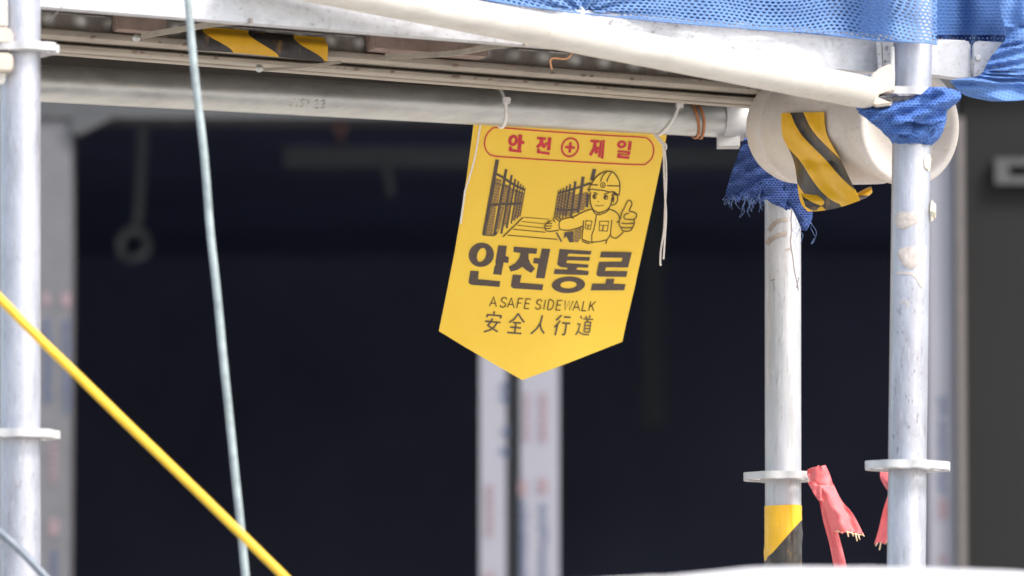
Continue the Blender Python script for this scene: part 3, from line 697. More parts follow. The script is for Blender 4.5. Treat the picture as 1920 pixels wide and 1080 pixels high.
wrap(bm, [(190, 1690, 1760), (196, 1660, 1770), (204, 1625, 1778), (215, 1630, 1774), (230, 1640, 1773), (245, 1653, 1772), (258, 1666, 1762), (272, 1677, 1746)], 8.165, 0.034, seed=1.3, amp=0.007)
def flap(bm, rows, Y, n=14, amp=0.004, th=0.003, seed=0, curl=0.0, us=0.20, yj=0.0):
    G = []; UV = []
    rr = [cat([(r[0], r[1], r[2]) for r in rows], 4)]
    for i, q in enumerate(rr[0]):
        y, xl, xr = q; row = []; uvr = []
        for j in range(n + 1):
            v = j / n; x = xl + (xr - xl) * v
            dy = yj * nz(j * 0.9, seed, 3) * (i / (len(rr[0]) - 1)) ** 3
            YY = (Y(x, y) if callable(Y) else Y) - amp * (math.sin(x * 0.10 + y * 0.22 + seed + 2.0 * nz(x * .02, y * .03, seed + 5)) * 0.55 + nz(x * 0.03, y * 0.05, seed) + 0.35 * nz(x * .09, y * .16, seed + 3)) - curl * math.sin(math.pi * v)
            row.append(P(x, y + dy, YY)); uvr.append((x * us * 0.7, y * us))
        G.append(row); UV.append(uvr)
    sheet(bm, G, th, UV)
flap(bm, [(163, 1738, 1768), (170, 1722, 1796), (178, 1716, 1802), (188, 1700, 1800), (198, 1668, 1788), (208, 1612, 1776), (218, 1618, 1772), (228, 1634, 1770)], 8.124, 26, 0.009, 0.004, 2.0, 0.012)
flap(bm, [(198, 1603, 1650), (206, 1607, 1690), (214, 1616, 1700), (226, 1628, 1706), (240, 1646, 1712), (252, 1660, 1716)], 8.132, 16, 0.004, 0.004, 4.0, 0.010)
tag(obj('blue_rag', bm, rag_m, None, 60), 'bright blue knitted rag knotted round the front pole over the drum', 'rag')

# navy rag under the drum at the rear pole
nr = thing('navy_rag', P(1440, 430, 8.70), 'dark blue frayed rag hanging below the white drum on the rear pole', 'rag')
bm = BM()
YR = lambda x, y: 8.715 - 0.030 * math.cos(max(-1.5, min(1.5, (x - 1455) / 62.0))) + 0.01
flap(bm, [(262, 1395, 1500), (290, 1384, 1508), (320, 1373, 1512), (345, 1365, 1512), (362, 1361, 1508), (374, 1364, 1500)], YR, 34, 0.006, 0.003, 1.0, 0, 0.22, 12)
flap(bm, [(330, 1470, 1520), (350, 1472, 1521), (370, 1474, 1522), (390, 1484, 1524), (408, 1493, 1523), (422, 1499, 1518), (432, 1503, 1513)], lambda x, y: 8.69 + 0.0, 12, 0.004, 0.003, 3.0, 0.004, 0.22, 3)
flap(bm, [(338, 1428, 1500), (355, 1430, 1502), (370, 1436, 1500), (382, 1448, 1496), (390, 1470, 1494)], lambda x, y: 8.70 - 0.012 * math.cos((x - 1466) / 30), 14, 0.003, 0.003, 6.0, 0, 0.22, 5)
obj('cloth', bm, ragd_m, nr, 60)
bm = BM(); rg = random.Random(3)
for i in range(46):
    x = rg.uniform(1362, 1432) if i < 36 else rg.uniform(1496, 1520); y = rg.uniform(364, 378) if i < 36 else rg.uniform(405, 430); q = [(x, y)]; h = rg.uniform(2, 7) * (3 if (x > 1396 and rg.random() < .5) else 1)
    for k in range(4): x += rg.uniform(-5, 6) * (h / 9); y += h * rg.uniform(0.3, 1) * (1 if k < 3 else rg.choice((-1.2, 1))); q.append((x, y))
    tube(bm, cat([P(a, b, 8.685 + rg.uniform(-.004, .004)) for a, b in q], 4), 0.0003, 5)
obj('fray', bm, bluefray_m, nr)

# ------------------------------------------------------------------ blue nets
def deckY(px): return 7.905 + (px - 80) * (8.19 - 7.905) / 1560
bot = [(-300, -230), (500, -150), (760, -60), (850, -20), (885, -8), (930, 2), (1000, 12), (1060, 20), (1092, 24), (1130, 28), (1250, 40), (1400, 52), (1550, 64), (1650, 75), (1700, 77), (1740, 79), (1757, 82)]
bm = BM(); G = []; UV = []
nx, ny = 440, 60
for i in range(-14, ny + 1):  # early rows extend the net up out of view to shade the pipe
    t = i / ny if i >= 0 else i * 0.62; row = []; uvr = []
    for j in range(nx + 1):
        px = -250 + (1757 + 250) * j / nx; yb = interp(bot, px); py = -260 + (yb + 260) * t
        dx, dy = (px - 1092), (py - 24); dist = math.hypot(dx, dy * 2.2) + 1e-3; a = math.atan2(dy * 2.2, dx)
        pull = math.exp(-dist / 90)
        fold = 0.0075 * math.sin(a * 11) * pull * min(1, dist / 25)
        Y = deckY(px) - 0.012 - 0.075 * ss(1590, 1685, px) - 0.006 * (nz(px * .012, py * .02, 5) + 0.5 * math.sin(px * 0.021 + py * .01)) + fold + 0.01 * pull
        hem = 0.002 * ss(0.9, 1.0, t)
        row.append(P(px, py, Y - hem))
        w = math.exp(-dist / 120) * 26
        uvr.append(((px - 1092) / 10.2 + 1.5 * nz(px * .01, py * .02, 1) + dx / dist * w * 0.05, (py - yb) / 6.6 - w * 0.55 * (1 - t) * 1.2 + 3.0 * nz(px * .006, 1, 7)))
    G.append(row); UV.append(uvr)
sheet(bm, G, 0.0006, UV)
tube(bm, cat([P(x, y + 1, deckY(x) - 0.016 - 0.075 * ss(1590, 1685, x)) for x, y in bot], 3), 0.0011, 6)
nt_o = tag(obj('safety_net', bm, net_m, None, 60), 'blue mesh safety net stretched along the upper edge of the white deck side', 'safety net')
bm = BM(); tube(bm, cat([P(1090, 14, 8.05), P(1094, 20, 8.035), P(1092, 27, 8.03), P(1095, 34, 8.04)], 4), 0.0012, 8); tube(bm, cat([P(1089, 23, 8.03), P(1093, 25, 8.026), P(1096, 23, 8.03)], 4), 0.0012, 8)
tag(obj('net_tie', bm, string_m), 'small white knot gathering the lower edge of the blue net', 'string')
# a second layer of netting behind, closing the gap above the deck
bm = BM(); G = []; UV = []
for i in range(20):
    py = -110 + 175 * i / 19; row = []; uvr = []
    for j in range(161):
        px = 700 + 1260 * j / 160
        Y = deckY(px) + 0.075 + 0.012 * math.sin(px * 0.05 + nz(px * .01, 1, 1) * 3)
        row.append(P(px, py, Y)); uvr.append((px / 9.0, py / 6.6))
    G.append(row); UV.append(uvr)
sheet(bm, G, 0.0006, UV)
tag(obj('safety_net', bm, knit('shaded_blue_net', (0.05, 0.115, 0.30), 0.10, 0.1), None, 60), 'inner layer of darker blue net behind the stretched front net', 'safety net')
# curtain at the right: back folds and the gathered front swag
bm = BM(); G = []; UV = []
for i in range(20):
    py = -80 + 190 * i / 19; row = []; uvr = []
    for j in range(121):
        px = 1735 + 300 * j / 120
        Y = 8.36 + 0.022 * math.sin(px * 0.13 + 1.5 * nz(px * .02, py * .004, 3)) + 0.008 * math.sin(px * .31)
        row.append(P(px + 4 * nz(py * .02, px * .05, 2), py, Y)); uvr.append((px / 7.5, py / 7.0))
    G.append(row); UV.append(uvr)
sheet(bm, G, 0.0006, UV)
tag(obj('net_curtain', bm, netd_m, None, 60), 'blue net hanging in vertical folds behind the white end plate at upper right', 'safety net')
bm = BM(); G = []; UV = []
rws = [(-80, 1868, 2040), (-20, 1872, 2040), (20, 1876, 2040), (50, 1883, 2040), (75, 1884, 2040), (90, 1872, 2040), (105, 1860, 2040), (120, 1850, 2040), (135, 1843, 2040), (144, 1830, 2040), (150, 1784, 2040), (158, 1787, 2040), (168, 1795, 2040), (178, 1808, 2040), (184, 1826, 2040), (190, 1856, 2036)]
rr = cat(rws, 4)
for i, q in enumerate(rr):
    y, xl, xr = q; row = []; uvr = []
    for j in range(81):
        v = j / 80; x = xl + (xr - xl) * v
        sw = ss(40, 170, y)
        yy = y - (14 * ss(1790, 1870, x) * 0 ) + 5 * nz(x * .015, 2, 2) * ss(150, 190, y) - 4 * ss(1870, 1930, x) * ss(150, 190, y)
        fold = math.sin((x * (0.10 * (1 - sw) + 0.03 * sw) + y * 0.085 * sw) + 2.2 * nz(x * .014, y * .014, 8)) * (0.0055 + 0.003 * nz(x * .03, y * .03, 9))
        Y = 8.255 - 0.01 * sw + fold - 0.012 * math.sin(math.pi * min(1, v * 2.2))
        row.append(P(x, yy, Y)); uvr.append((x / 8.5 + y * 0.10 * sw, y / 7.0 - (x - 1900) * 0.05 * sw))
    G.append(row); UV.append(uvr)
sheet(bm, G, 0.0012, UV)
tag(obj('net_swag', bm, netd_m, None, 60), 'bunched blue net draped over the hook end at the right edge', 'safety net')

# ------------------------------------------------------------------ safety sign
YS = led(887).y + 0.030
S0 = P(887, 232, YS); S1 = P(1248, 252, YS + 0.076); lo, hi = 0.0, 0.35
for _ in range(50):
    m = (lo + hi) / 2; v = P(823, 621, YS + m) - S0
    if v.dot(S1 - S0) < 0: lo = m
    else: hi = m
S2 = P(823, 621, YS + lo)
SN = (S1 - S0).cross(S2 - S0).normalized()
if SN.y > 0: SN = -SN
SU, SV = (S1 - S0), (S2 - S0)
def S(px, py, off=0.0):
    d = ray(px, py); t = (S0 - CAM).dot(SN) / d.dot(SN); q = CAM + d * t - S0
    u = q.dot(SU) / SU.length_squared; v = q.dot(SV) / SV.length_squared
    bow = 0.007 * math.sin(math.pi * max(0, min(1, u))) * (0.4 + 0.6 * min(1, max(0, v))) + 0.003 * math.sin(2.2 * v + 1.5 * u)
    bow += 0.0028 * ss(0.86, 1.0, u) * math.sin(3 * v) + 0.002 * ss(0.14, 0.0, u) * math.sin(4 * v + 1) + 0.0009 * math.exp(-((v - 0.62 - 0.12 * u) / 0.05) ** 2) - 0.0008 * math.exp(-((v - 1.02 + 0.1 * u) / 0.04) ** 2)
    return S0 + q + SN * (bow + off)
TLc, TRc, RBc, LBc, TIP = (889, 222), (1251, 243), (1167, 641), (823, 621), (977, 709)
bm = BM(); G = []
def L2(a, b, t): return (a[0] + (b[0] - a[0]) * t, a[1] + (b[1] - a[1]) * t)
for i in range(25):
    t = i / 24; a, b = L2(TLc, LBc, t), L2(TRc, RBc, t); bx = 4 * math.sin(math.pi * t)
    G.append([S(a[0] + bx * (1 - j / 24) + (b[0] - a[0]) * j / 24, a[1] + (b[1] - a[1]) * j / 24) for j in range(25)])
for i in range(1, 13):
    t = i / 12 * 0.998; a, b = L2(LBc, TIP, t), L2(RBc, TIP, t); G.append([S(*L2(a, b, j / 24)) for j in range(25)])
sheet(bm, G, 0.0011)
sg = tag(obj('safety_sign', bm, sign_m, None, 60), 'yellow pointed hanging sign with Korean lettering and a drawing of a worker in a helmet', 'sign')
lay = [0]
def nxt(): lay[0] = (lay[0] + 1) % 40; return 0.0006 + lay[0] * 0.000012
def stroke(bm, pts, w, smooth=True, closed=False, taper=False):
    pts = [Vector((x, y, 0)) for x, y in pts]
    if smooth and len(pts) > 2: pts = cat(pts, 5, closed)
    off = nxt(); N = len(pts); A = []; B = []
    for i, p in enumerate(pts):
        if closed: t0, t1 = p - pts[i - 1], pts[(i + 1) % N] - p
        else: t0, t1 = p - pts[max(i - 1, 0)], pts[min(i + 1, N - 1)] - p
        if t0.length < 1e-6: t0 = t1
        if t1.length < 1e-6: t1 = t0
        t0.normalize(); t1.normalize(); n0 = Vector((-t0.y, t0.x, 0)); n1 = Vector((-t1.y, t1.x, 0)); m = n0 + n1
        m = n0 if m.length < 0.3 else m / max(0.35, (m.length_squared / 2))
        ww = w / 2 * ((1 - 0.75 * i / (N - 1)) if taper else 1)
        a = p + m * ww; b = p - m * ww; A.append(bm.verts.new(S(a.x, a.y, off))); B.append(bm.verts.new(S(b.x, b.y, off)))
    for i in range(N if closed else N - 1):
        j = (i + 1) % N; bm.faces.new((A[i], A[j], B[j], B[i]))
def poly(bm, pts):
    off = nxt(); vs = [bm.verts.new(S(x, y, off)) for x, y in pts]
    for t in tessellate_polygon([[Vector((x, y, 0)) for x, y in pts]]):
        try: bm.faces.new([vs[k] for k in t])
        except ValueError: pass
def ell(cx, cy, rx, ry, n=36, sk=0.0): return [(cx + rx * math.cos(2 * math.pi * k / n) - sk * ry * math.sin(2 * math.pi * k / n), cy + ry * math.sin(2 * math.pi * k / n)) for k in range(n)]
def ringp(bm, out, inn):
    off = nxt(); A = [bm.verts.new(S(x, y, off)) for x, y in out]; B = [bm.verts.new(S(x, y, off)) for x, y in inn]; n = len(A)
    for k in range(n): bm.faces.new((A[k], A[(k + 1) % n], B[(k + 1) % n], B[k]))
def Zm(ox, oy, sc): return lambda pts: [(ox + x / sc, oy + y / sc) for x, y in pts]
ZA, ZB, ZE, ZF, ZG, ZH = Zm(860, 440, 5.4), Zm(1010, 440, 5.4), Zm(800, 220, 4), Zm(1010, 300, 6.75), Zm(880, 300, 7.2), Zm(860, 560, 6.75)
def part(name, fn, m):
    bm = BM(); fn(bm)
    for f in bm.faces:
        f.normal_update()
        if f.normal.dot(SN) < 0: f.normal_flip()
    return obj(name, bm, m, sg, keep=True)
# big title
def title(bm):
    ringp(bm, ZA(ell(218, 185, 126, 121, 44, 0.08)), ZA(ell(220, 186, 44, 70, 44, 0.22)))
    poly(bm, ZA([(388, 88), (475, 90), (461, 190), (495, 205), (487, 260), (441, 256), (418, 384), (335, 378)]))
    poly(bm, ZA([(110, 348), (193, 352), (185, 432), (408, 448), (400, 506), (122, 491), (98, 480), (91, 462)]))
    poly(bm, ZA([(545, 97), (780, 115), (772, 168), (695, 165), (692, 215), (712, 265), (757, 315), (718, 360), (664, 328), (627, 298), (580, 328), (513, 348), (492, 298), (560, 262), (598, 210), (612, 160), (540, 152)]))
    poly(bm, [(1013.3, 461), (1029, 462.3), (1018, 517), (1001.7, 516), (1006.5, 489.5), (996.5, 488.5), (998.5, 478.5), (1009, 479.7)])
    poly(bm, ZA([(533, 378), (620, 381), (605, 460), (842, 478), (830, 536), (542, 519), (520, 506), (514, 488)]))
    poly(bm, ZB([(197, 120), (523, 145), (513, 182), (287, 168), (274, 195), (508, 207), (500, 245), (272, 235), (262, 262), (493, 282), (487, 313), (378, 308), (366, 330), (495, 348), (487, 388), (135, 370), (146, 320), (272, 328), (282, 310), (200, 300), (172, 275)]))
    ringp(bm, ZB(ell(287, 483, 170, 86, 44, 0.05)), ZB(ell(288, 483, 84, 38, 44, 0.05)))
    poly(bm, ZB([(622, 153), (935, 165), (897, 320), (672, 314), (660, 350), (892, 358), (880, 415), (600, 405), (580, 396), (573, 378), (600, 257), (832, 260), (842, 222), (608, 212)]))
    poly(bm, ZB([(675, 430), (758, 433), (748, 482), (872, 488), (860, 550), (517, 545), (530, 475), (665, 480)]))
part('title_lettering', title, ink_m)
def border(bm): stroke(bm, ZE([(530, 72), (800, 89), (1100, 108), (1400, 127), (1612, 140), (1660, 158), (1688, 195), (1696, 240), (1682, 295), (1645, 332), (1595, 345), (1300, 329), (1000, 312), (700, 295), (505, 283), (455, 258), (433, 215), (431, 180), (445, 128), (480, 88)]), 2.4, True, True)
part('header_border', border, red_m)
def header(bm):
    ringp(bm, ZE(ell(643, 165, 36, 42, 30, .1)), ZE(ell(644, 165, 13, 20, 30, .15)))
    poly(bm, ZE([(683, 120), (713, 122), (708, 165), (727, 170), (725, 190), (706, 190), (700, 236), (674, 233)])); poly(bm, ZE([(612, 210), (636, 212), (633, 228), (706, 238), (702, 256), (610, 246)]))
    poly(bm, ZE([(822, 135), (890, 140), (886, 159), (868, 158), (870, 180), (891, 205), (872, 222), (848, 205), (826, 222), (813, 205), (838, 182), (842, 156), (820, 153)])); poly(bm, ZE([(902, 138), (929, 140), (919, 236), (893, 233), (897, 195), (880, 193), (882, 175), (899, 177)])); poly(bm, ZE([(822, 222), (843, 224), (841, 240), (916, 250), (912, 269), (818, 256)]))
    ringp(bm, ZE(ell(1067, 212, 68, 74, 40, .1)), ZE(ell(1067, 212, 55, 61, 40, .1)))
    poly(bm, ZE([(1061, 173), (1082, 175), (1079, 203), (1104, 205), (1102, 224), (1077, 222), (1073, 252), (1052, 250), (1056, 221), (1030, 219), (1032, 200), (1058, 202)]))
    poly(bm, ZE([(1222, 155), (1288, 160), (1284, 179), (1268, 178), (1266, 205), (1280, 248), (1260, 265), (1248, 238), (1228, 276), (1208, 268), (1235, 220), (1243, 176), (1218, 172)])); poly(bm, ZE([(1292, 163), (1307, 164), (1295, 286), (1275, 284), (1282, 228), (1268, 226), (1270, 208), (1286, 210)])); poly(bm, ZE([(1312, 156), (1329, 158), (1316, 298), (1298, 296)]))
    ringp(bm, ZE(ell(1455, 192, 35, 29, 30, .1)), ZE(ell(1456, 192, 14, 11, 30, .1))); poly(bm, ZE([(1507, 168), (1532, 170), (1523, 236), (1499, 234)]))
    poly(bm, ZE([(1425, 234), (1523, 244), (1516, 274), (1446, 268), (1445, 275), (1514, 282), (1510, 301), (1419, 292), (1424, 256), (1496, 263), (1498, 256), (1423, 249)]))
part('header_lettering', header, red_m)
FONT = {'A': [[(0, 0), (.55, 1), (1, 0)], [(.2, .34), (.85, .34)]], 'S': [[(.95, .8), (.75, .97), (.4, 1), (.1, .8), (.2, .58), (.75, .42), (.95, .2), (.7, .02), (.3, 0), (.02, .2)]], 'F': [[(.0, 0), (.0, 1), (1, 1)], [(.0, .52), (.8, .52)]], 'E': [[(1, 0), (0, 0), (0, 1), (1, 1)], [(0, .52), (.9, .52)]], 'I': [[(0, 0), (0, 1)]], 'D': [[(0, 0), (0, 1), (.5, 1), (.95, .8), (1, .5), (.9, .2), (.5, 0), (0, 0)]], 'W': [[(0, 1), (.22, 0), (.5, 1), (.75, 0), (1, 1)]], 'L': [[(0, 1), (0, 0), (1, 0)]], 'K': [[(0, 0), (0, 1)], [(1, 1), (.05, .42)], [(.35, .6), (.95, 0)]]}
def caption(bm):
    for ch, x0, x1 in (('A', 915.5, 928), ('S', 934, 945), ('A', 948.5, 961), ('F', 966, 974), ('E', 980, 989), ('S', 1000, 1010.5), ('I', 1016.5, 1017), ('D', 1023.5, 1033), ('E', 1039.5, 1048), ('W', 1053.5, 1069), ('A', 1071.5, 1084.5), ('L', 1089, 1097), ('K', 1102, 1112)):
        for st in FONT[ch]: stroke(bm, [(x0 + (x1 - x0) * u + (0 if ch == 'A' else 3.6) * v + (0.8 * v if ch == 'A' else 0), 570 + (x0 - 916) * 0.0535 + (x1 - x0) * u * .0535 - 18 * v) for u, v in st], 1.9, ch in 'SD')
part('caption_lettering', caption, line_m)
def hanja(bm):
    for pts in ([(435, 130), (428, 168)], [(345, 176), (520, 188), (510, 222)], [(352, 172), (340, 208)], [(318, 258), (512, 272)], [(412, 222), (385, 275), (352, 312), (420, 355), (478, 392)], [(472, 272), (435, 330), (380, 372), (305, 396)],
                [(735, 155), (690, 220), (620, 272)], [(735, 155), (768, 212), (812, 268)], [(665, 270), (772, 277)], [(632, 330), (772, 342)], [(598, 400), (776, 412)], [(706, 275), (694, 405)],
                [(1040, 178), (1020, 270), (972, 350), (895, 418)], [(1014, 275), (1028, 355), (1068, 412)],
                [(1285, 180), (1250, 215), (1215, 246)], [(1270, 250), (1235, 295), (1195, 336)], [(1237, 298), (1205, 436)], [(1315, 203), (1402, 211)], [(1293, 280), (1397, 289)], [(1350, 285), (1334, 400), (1322, 428), (1292, 430)],
                [(1530, 195), (1546, 235)], [(1485, 295), (1526, 303), (1506, 375), (1468, 440)], [(1500, 395), (1560, 430), (1642, 441)], [(1598, 198), (1608, 228)], [(1656, 192), (1640, 226)], [(1566, 235), (1692, 246)], [(1590, 275), (1578, 405)], [(1590, 277), (1662, 282), (1646, 412)], [(1585, 320), (1652, 326)], [(1583, 360), (1650, 367)], [(1580, 402), (1645, 409)], [(1626, 245), (1616, 277)]):
        stroke(bm, ZH(pts), 3.0 if pts[0][0] < 1450 else 2.3, len(pts) == 3 and pts[0][0] not in (345, 1590))
part('hanja_lettering', hanja, ink_m)
# drawing: fences and plank floor
def fence(bm):
    for (a, b, w) in (((368, -20), (183, 985), 48), ((487, 105), (322, 985), 36), ((560, 182), (415, 968), 28), ((608, 235), (488, 895), 24), ((650, 262), (548, 830), 20), ((683, 298), (592, 792), 15), ((713, 320), (632, 762), 13), ((740, 350), (668, 735), 11)): stroke(bm, ZG([a, b]), w / 7.2, False)
    stroke(bm, ZG([(352, 170), (450, 222), (530, 275), (610, 322), (735, 378)]), 4.2); stroke(bm, ZG([(262, 592), (450, 572), (690, 560)]), 4.6); stroke(bm, ZG([(330, 296), (430, 320), (560, 365), (720, 425)]), 1.4)
    stroke(bm, ZG([(165, 990), (325, 998)]), 2.0, False)
    poly(bm, ZG([(300, 992), (345, 992), (400, 900), (360, 940)]))
def fence_b(bm):
    for (a, b, w) in (((692, 90), (655, 232), 46), ((548, 185), (478, 640), 38), ((448, 245), (388, 690), 30), ((383, 280), (322, 690), 22), ((340, 300), (282, 705), 18), ((298, 325), (244, 710), 15), ((264, 340), (212, 690), 13), ((235, 355), (180, 672), 11), ((608, 400), (592, 570), 36)): stroke(bm, ZF([a, b]), w / 6.75, False)
    stroke(bm, ZF([(232, 392), (330, 365), (420, 340), (520, 308), (640, 268)]), 4.0); stroke(bm, ZF([(205, 590), (300, 605), (400, 600), (478, 598)]), 4.0); stroke(bm, ZF([(175, 672), (220, 690), (262, 716)]), 2.4)
    poly(bm, ZF([(305, 885), (425, 868), (415, 1012), (370, 1010), (330, 930), (300, 970)]))
    stroke(bm, ZF([(205, 885), (270, 1002)]), 3.0, False)
part('fence_drawing', fence, ink_m); part('fence_drawing', fence_b, ink_m)
def hatch(bm):
    for q in ([(345, 225), (425, 245), (375, 560), (290, 570)], [(280, 605), (355, 600), (295, 995), (215, 990)], [(470, 300), (535, 330), (480, 560), (425, 560)], [(410, 600), (462, 595), (400, 900), (355, 920)], [(535, 350), (590, 380), (545, 560), (510, 560)], [(490, 590), (530, 588), (480, 850), (450, 870)], [(600, 380), (720, 420), (665, 730), (560, 800)]):
        off = 0.00045; bm.faces.new([bm.verts.new(S(x, y, off)) for x, y in ZG(q)])
def hatch_b(bm):
    for q in ([(540, 390), (610, 380), (560, 600), (495, 620)], [(445, 410), (500, 395), (455, 640), (400, 660)], [(215, 420), (420, 370), (370, 680), (180, 660)], [(440, 860), (525, 820), (515, 960), (480, 1015), (420, 1010)]):
        off = 0.00045; bm.faces.new([bm.verts.new(S(x, y, off)) for x, y in ZF(q)])
part('fence_mesh_drawing', hatch, hatch_m); part('fence_mesh_drawing', hatch_b, hatch_m)
def floor_d(bm):
    stroke(bm, ZG([(705, 745), (435, 1010)]), 2.2, False)
    for a, b, w in (((715, 742), (1060, 768), 1.1), ((690, 800), (1005, 830), 1.1), ((630, 850), (995, 886), 1.2), ((570, 905), (1010, 942), 1.4), ((500, 985), (1170, 1038), 1.6)): stroke(bm, ZG([a, b]), w, False)
part('floor_drawing', floor_d, line_m)
def worker(bm):
    W = 1.95
    for pts in ([(610, 350), (640, 290), (700, 200), (770, 145), (850, 118), (920, 128), (970, 180), (1005, 250), (1012, 330), (1000, 425)],
        [(612, 352), (650, 340), (720, 350), (800, 358), (880, 378), (930, 375), (962, 395), (1000, 425)], [(850, 118), (800, 165), (775, 215), (765, 245)], [(905, 135), (875, 175), (855, 215), (848, 250)],
        [(640, 375), (632, 450), (640, 530), (665, 590), (700, 620), (745, 636), (800, 625), (850, 600), (885, 560), (905, 500), (916, 400)], [(938, 390), (922, 470), (892, 545)], [(955, 400), (982, 440), (977, 500), (945, 535), (900, 547)], [(942, 450), (930, 480), (935, 510)],
        [(665, 600), (690, 645), (735, 665), (790, 655), (850, 625), (875, 590)], [(712, 668), (700, 760), (680, 850), (655, 920), (655, 1000)],
        [(660, 595), (590, 610), (500, 650), (420, 690), (330, 705), (265, 725)], [(265, 725), (237, 770), (245, 830), (265, 850)], [(265, 850), (360, 856), (440, 840), (545, 800)], [(550, 735), (545, 830), (535, 900), (530, 970)], [(530, 970), (600, 1000), (660, 1010), (750, 1005), (840, 985)], [(528, 992), (575, 1015), (625, 1032)], [(910, 735), (900, 830), (890, 920), (850, 985), (835, 1040)], [(660, 1012), (656, 1030)], [(412, 690), (416, 715)],
        [(162, 705), (175, 735), (188, 757)], [(245, 745), (205, 715), (165, 690)], [(130, 735), (85, 765), (62, 795), (62, 835), (85, 865), (150, 868), (240, 850)], [(80, 772), (150, 768)], [(66, 800), (150, 802)], [(66, 833), (135, 832)],
        [(880, 595), (950, 625), (995, 670), (1010, 720)], [(1000, 745), (975, 772)], [(890, 920), (920, 955), (960, 968), (1010, 940), (1060, 890)],
        [(1022, 720), (1035, 650), (1075, 580), (1100, 520), (1120, 492), (1145, 492), (1166, 520), (1160, 560), (1140, 600), (1135, 632)], [(1135, 632), (1190, 640), (1224, 665), (1222, 700), (1197, 730), (1197, 780), (1180, 825), (1150, 870), (1100, 882), (1045, 870), (1030, 835), (1005, 800), (1010, 740), (1022, 720)],
        [(1066, 722), (1068, 690), (1085, 664), (1130, 655)], [(1066, 724), (1130, 733), (1195, 733)], [(1030, 775), (1110, 786), (1190, 780)], [(1032, 830), (1100, 838), (1168, 834)]): stroke(bm, ZF(pts), W)
    for pts in ([(640, 285), (730, 288)], [(850, 298), (1005, 305)]): stroke(bm, ZF(pts), 2.1, False)
    stroke(bm, ZF([(600, 338), (628, 368)]), 2.6, False); stroke(bm, ZF([(678, 378), (735, 402)]), 1.8, False); stroke(bm, ZF([(805, 408), (875, 385)]), 1.8, False); stroke(bm, ZF([(925, 378), (962, 420)]), 2.8, False)
    stroke(bm, ZF([(700, 543), (745, 553), (805, 543)]), 1.2)
    ringp(bm, ZF(ell(795, 290, 34, 36, 20)), ZF(ell(795, 290, 24, 26, 20))); poly(bm, ZF(ell(795, 292, 8, 16, 12))); poly(bm, ZF(ell(738, 497, 7, 7, 10)))
    ringp(bm, ZF(ell(690, 432, 27, 33, 20)), ZF(ell(702, 434, 10, 12, 20))); ringp(bm, ZF(ell(832, 444, 29, 31, 20)), ZF(ell(842, 450, 11, 12, 20)))
    for q in ([(580, 735), (655, 745), (635, 850), (570, 835)], [(755, 745), (870, 750), (850, 875), (748, 865)]): stroke(bm, ZF(q), 1.2, False, True)
    stroke(bm, ZF([(575, 790), (645, 797)]), 1.2, False); stroke(bm, ZF([(612, 797), (602, 835)]), 2.0, False); stroke(bm, ZF([(755, 797), (862, 802)]), 1.2, False); stroke(bm, ZF([(802, 802), (792, 868)]), 2.2, False)
# the sign's yellow shows inside the figure: a clear patch under the line drawing hides the fence behind it
def clear(bm):
    for q in ([(640, 290), (700, 200), (770, 145), (850, 118), (920, 128), (970, 180), (1005, 250), (1012, 330), (1000, 425), (982, 500), (905, 560), (850, 600), (745, 636), (665, 590), (632, 450), (612, 352)], [(660, 597), (590, 610), (420, 690), (265, 725), (237, 770), (250, 850), (360, 856), (545, 800), (530, 970), (660, 1010), (840, 985), (890, 920), (910, 735), (875, 590), (740, 664)], [(240, 745), (165, 690), (162, 705), (175, 740), (85, 765), (62, 795), (62, 835), (85, 865), (240, 850)]):
        q = ZF(q); vs = [bm.verts.new(S(x, y, 0.00115)) for x, y in q]
        for t in tessellate_polygon([[Vector((x, y, 0)) for x, y in q]]): bm.faces.new([vs[k] for k in t])
part('figure_ground', clear, sign_m)
_n = nxt
def nxt(): lay[0] = (lay[0] + 1) % 40; return 0.0013 + lay[0] * 0.000012
part('worker_drawing', worker, line_m)

# ------------------------------------------------------------------ cable ties, strings, wires
def loop_on_ledger(px, r, lean, off=0.002, a0=0, a1=360, n=40):
    c = led(px); pts = []
    for i in range(n + 1):
        a = rad(a0 + (a1 - a0) * i / n)
        pts.append(c + (lfw * math.cos(a) + lup * math.sin(a)) * (RP + off) + e1 * lean(a))
    return pts
def cable_tie(px, lean, head_a, label):
    t = thing('cable_tie', led(px) - lup * RP, label, 'cable tie', 'white cable ties holding the sign')
    pts = loop_on_ledger(px, RP, lean, 0.0015)[:-1]; bm = BM(); R_ = len(pts)
    tube(bm, pts, 0.0021, 8, closed=True); obj('strap', bm, tie_m, t)
    a = rad(head_a); c = led(px) + (lfw * math.cos(a) + lup * math.sin(a)) * (RP + 0.004) + e1 * lean(a); bm = BM()
    o = c - e1 * 0.004 - lup * 0.004 + lfw * -0.003; box(bm, o, e1 * 0.009, lup * 0.008, lfw * 0.007); bevel_all(bm, 0.0012, 2); 
    tube(bm, [c, c + e1 * 0.006 + lup * 0.002 + lfw * .002], 0.0016, 6); obj('head', bm, tie_m, t)
cable_tie(937, lambda a: 0.004 * math.sin(a * 1.0 + 0.4) * -1 + 0.003 * math.cos(a), 14, 'white cable tie on the pipe above the sign beside its upper left corner')
cable_tie(1250, lambda a: 0.012 * math.sin(a) + 0.004 * math.cos(a), 30, 'white cable tie on the pipe above the upper right corner of the sign')
def stringo(paths, label, r=0.0012, m=string_m, name='string', c='string'):
    bm = BM()
    for q in paths: tube(bm, cat(q, 6), r, 8)
    return tag(obj(name, bm, m), label, c)
YT = led(1240).y - 0.012
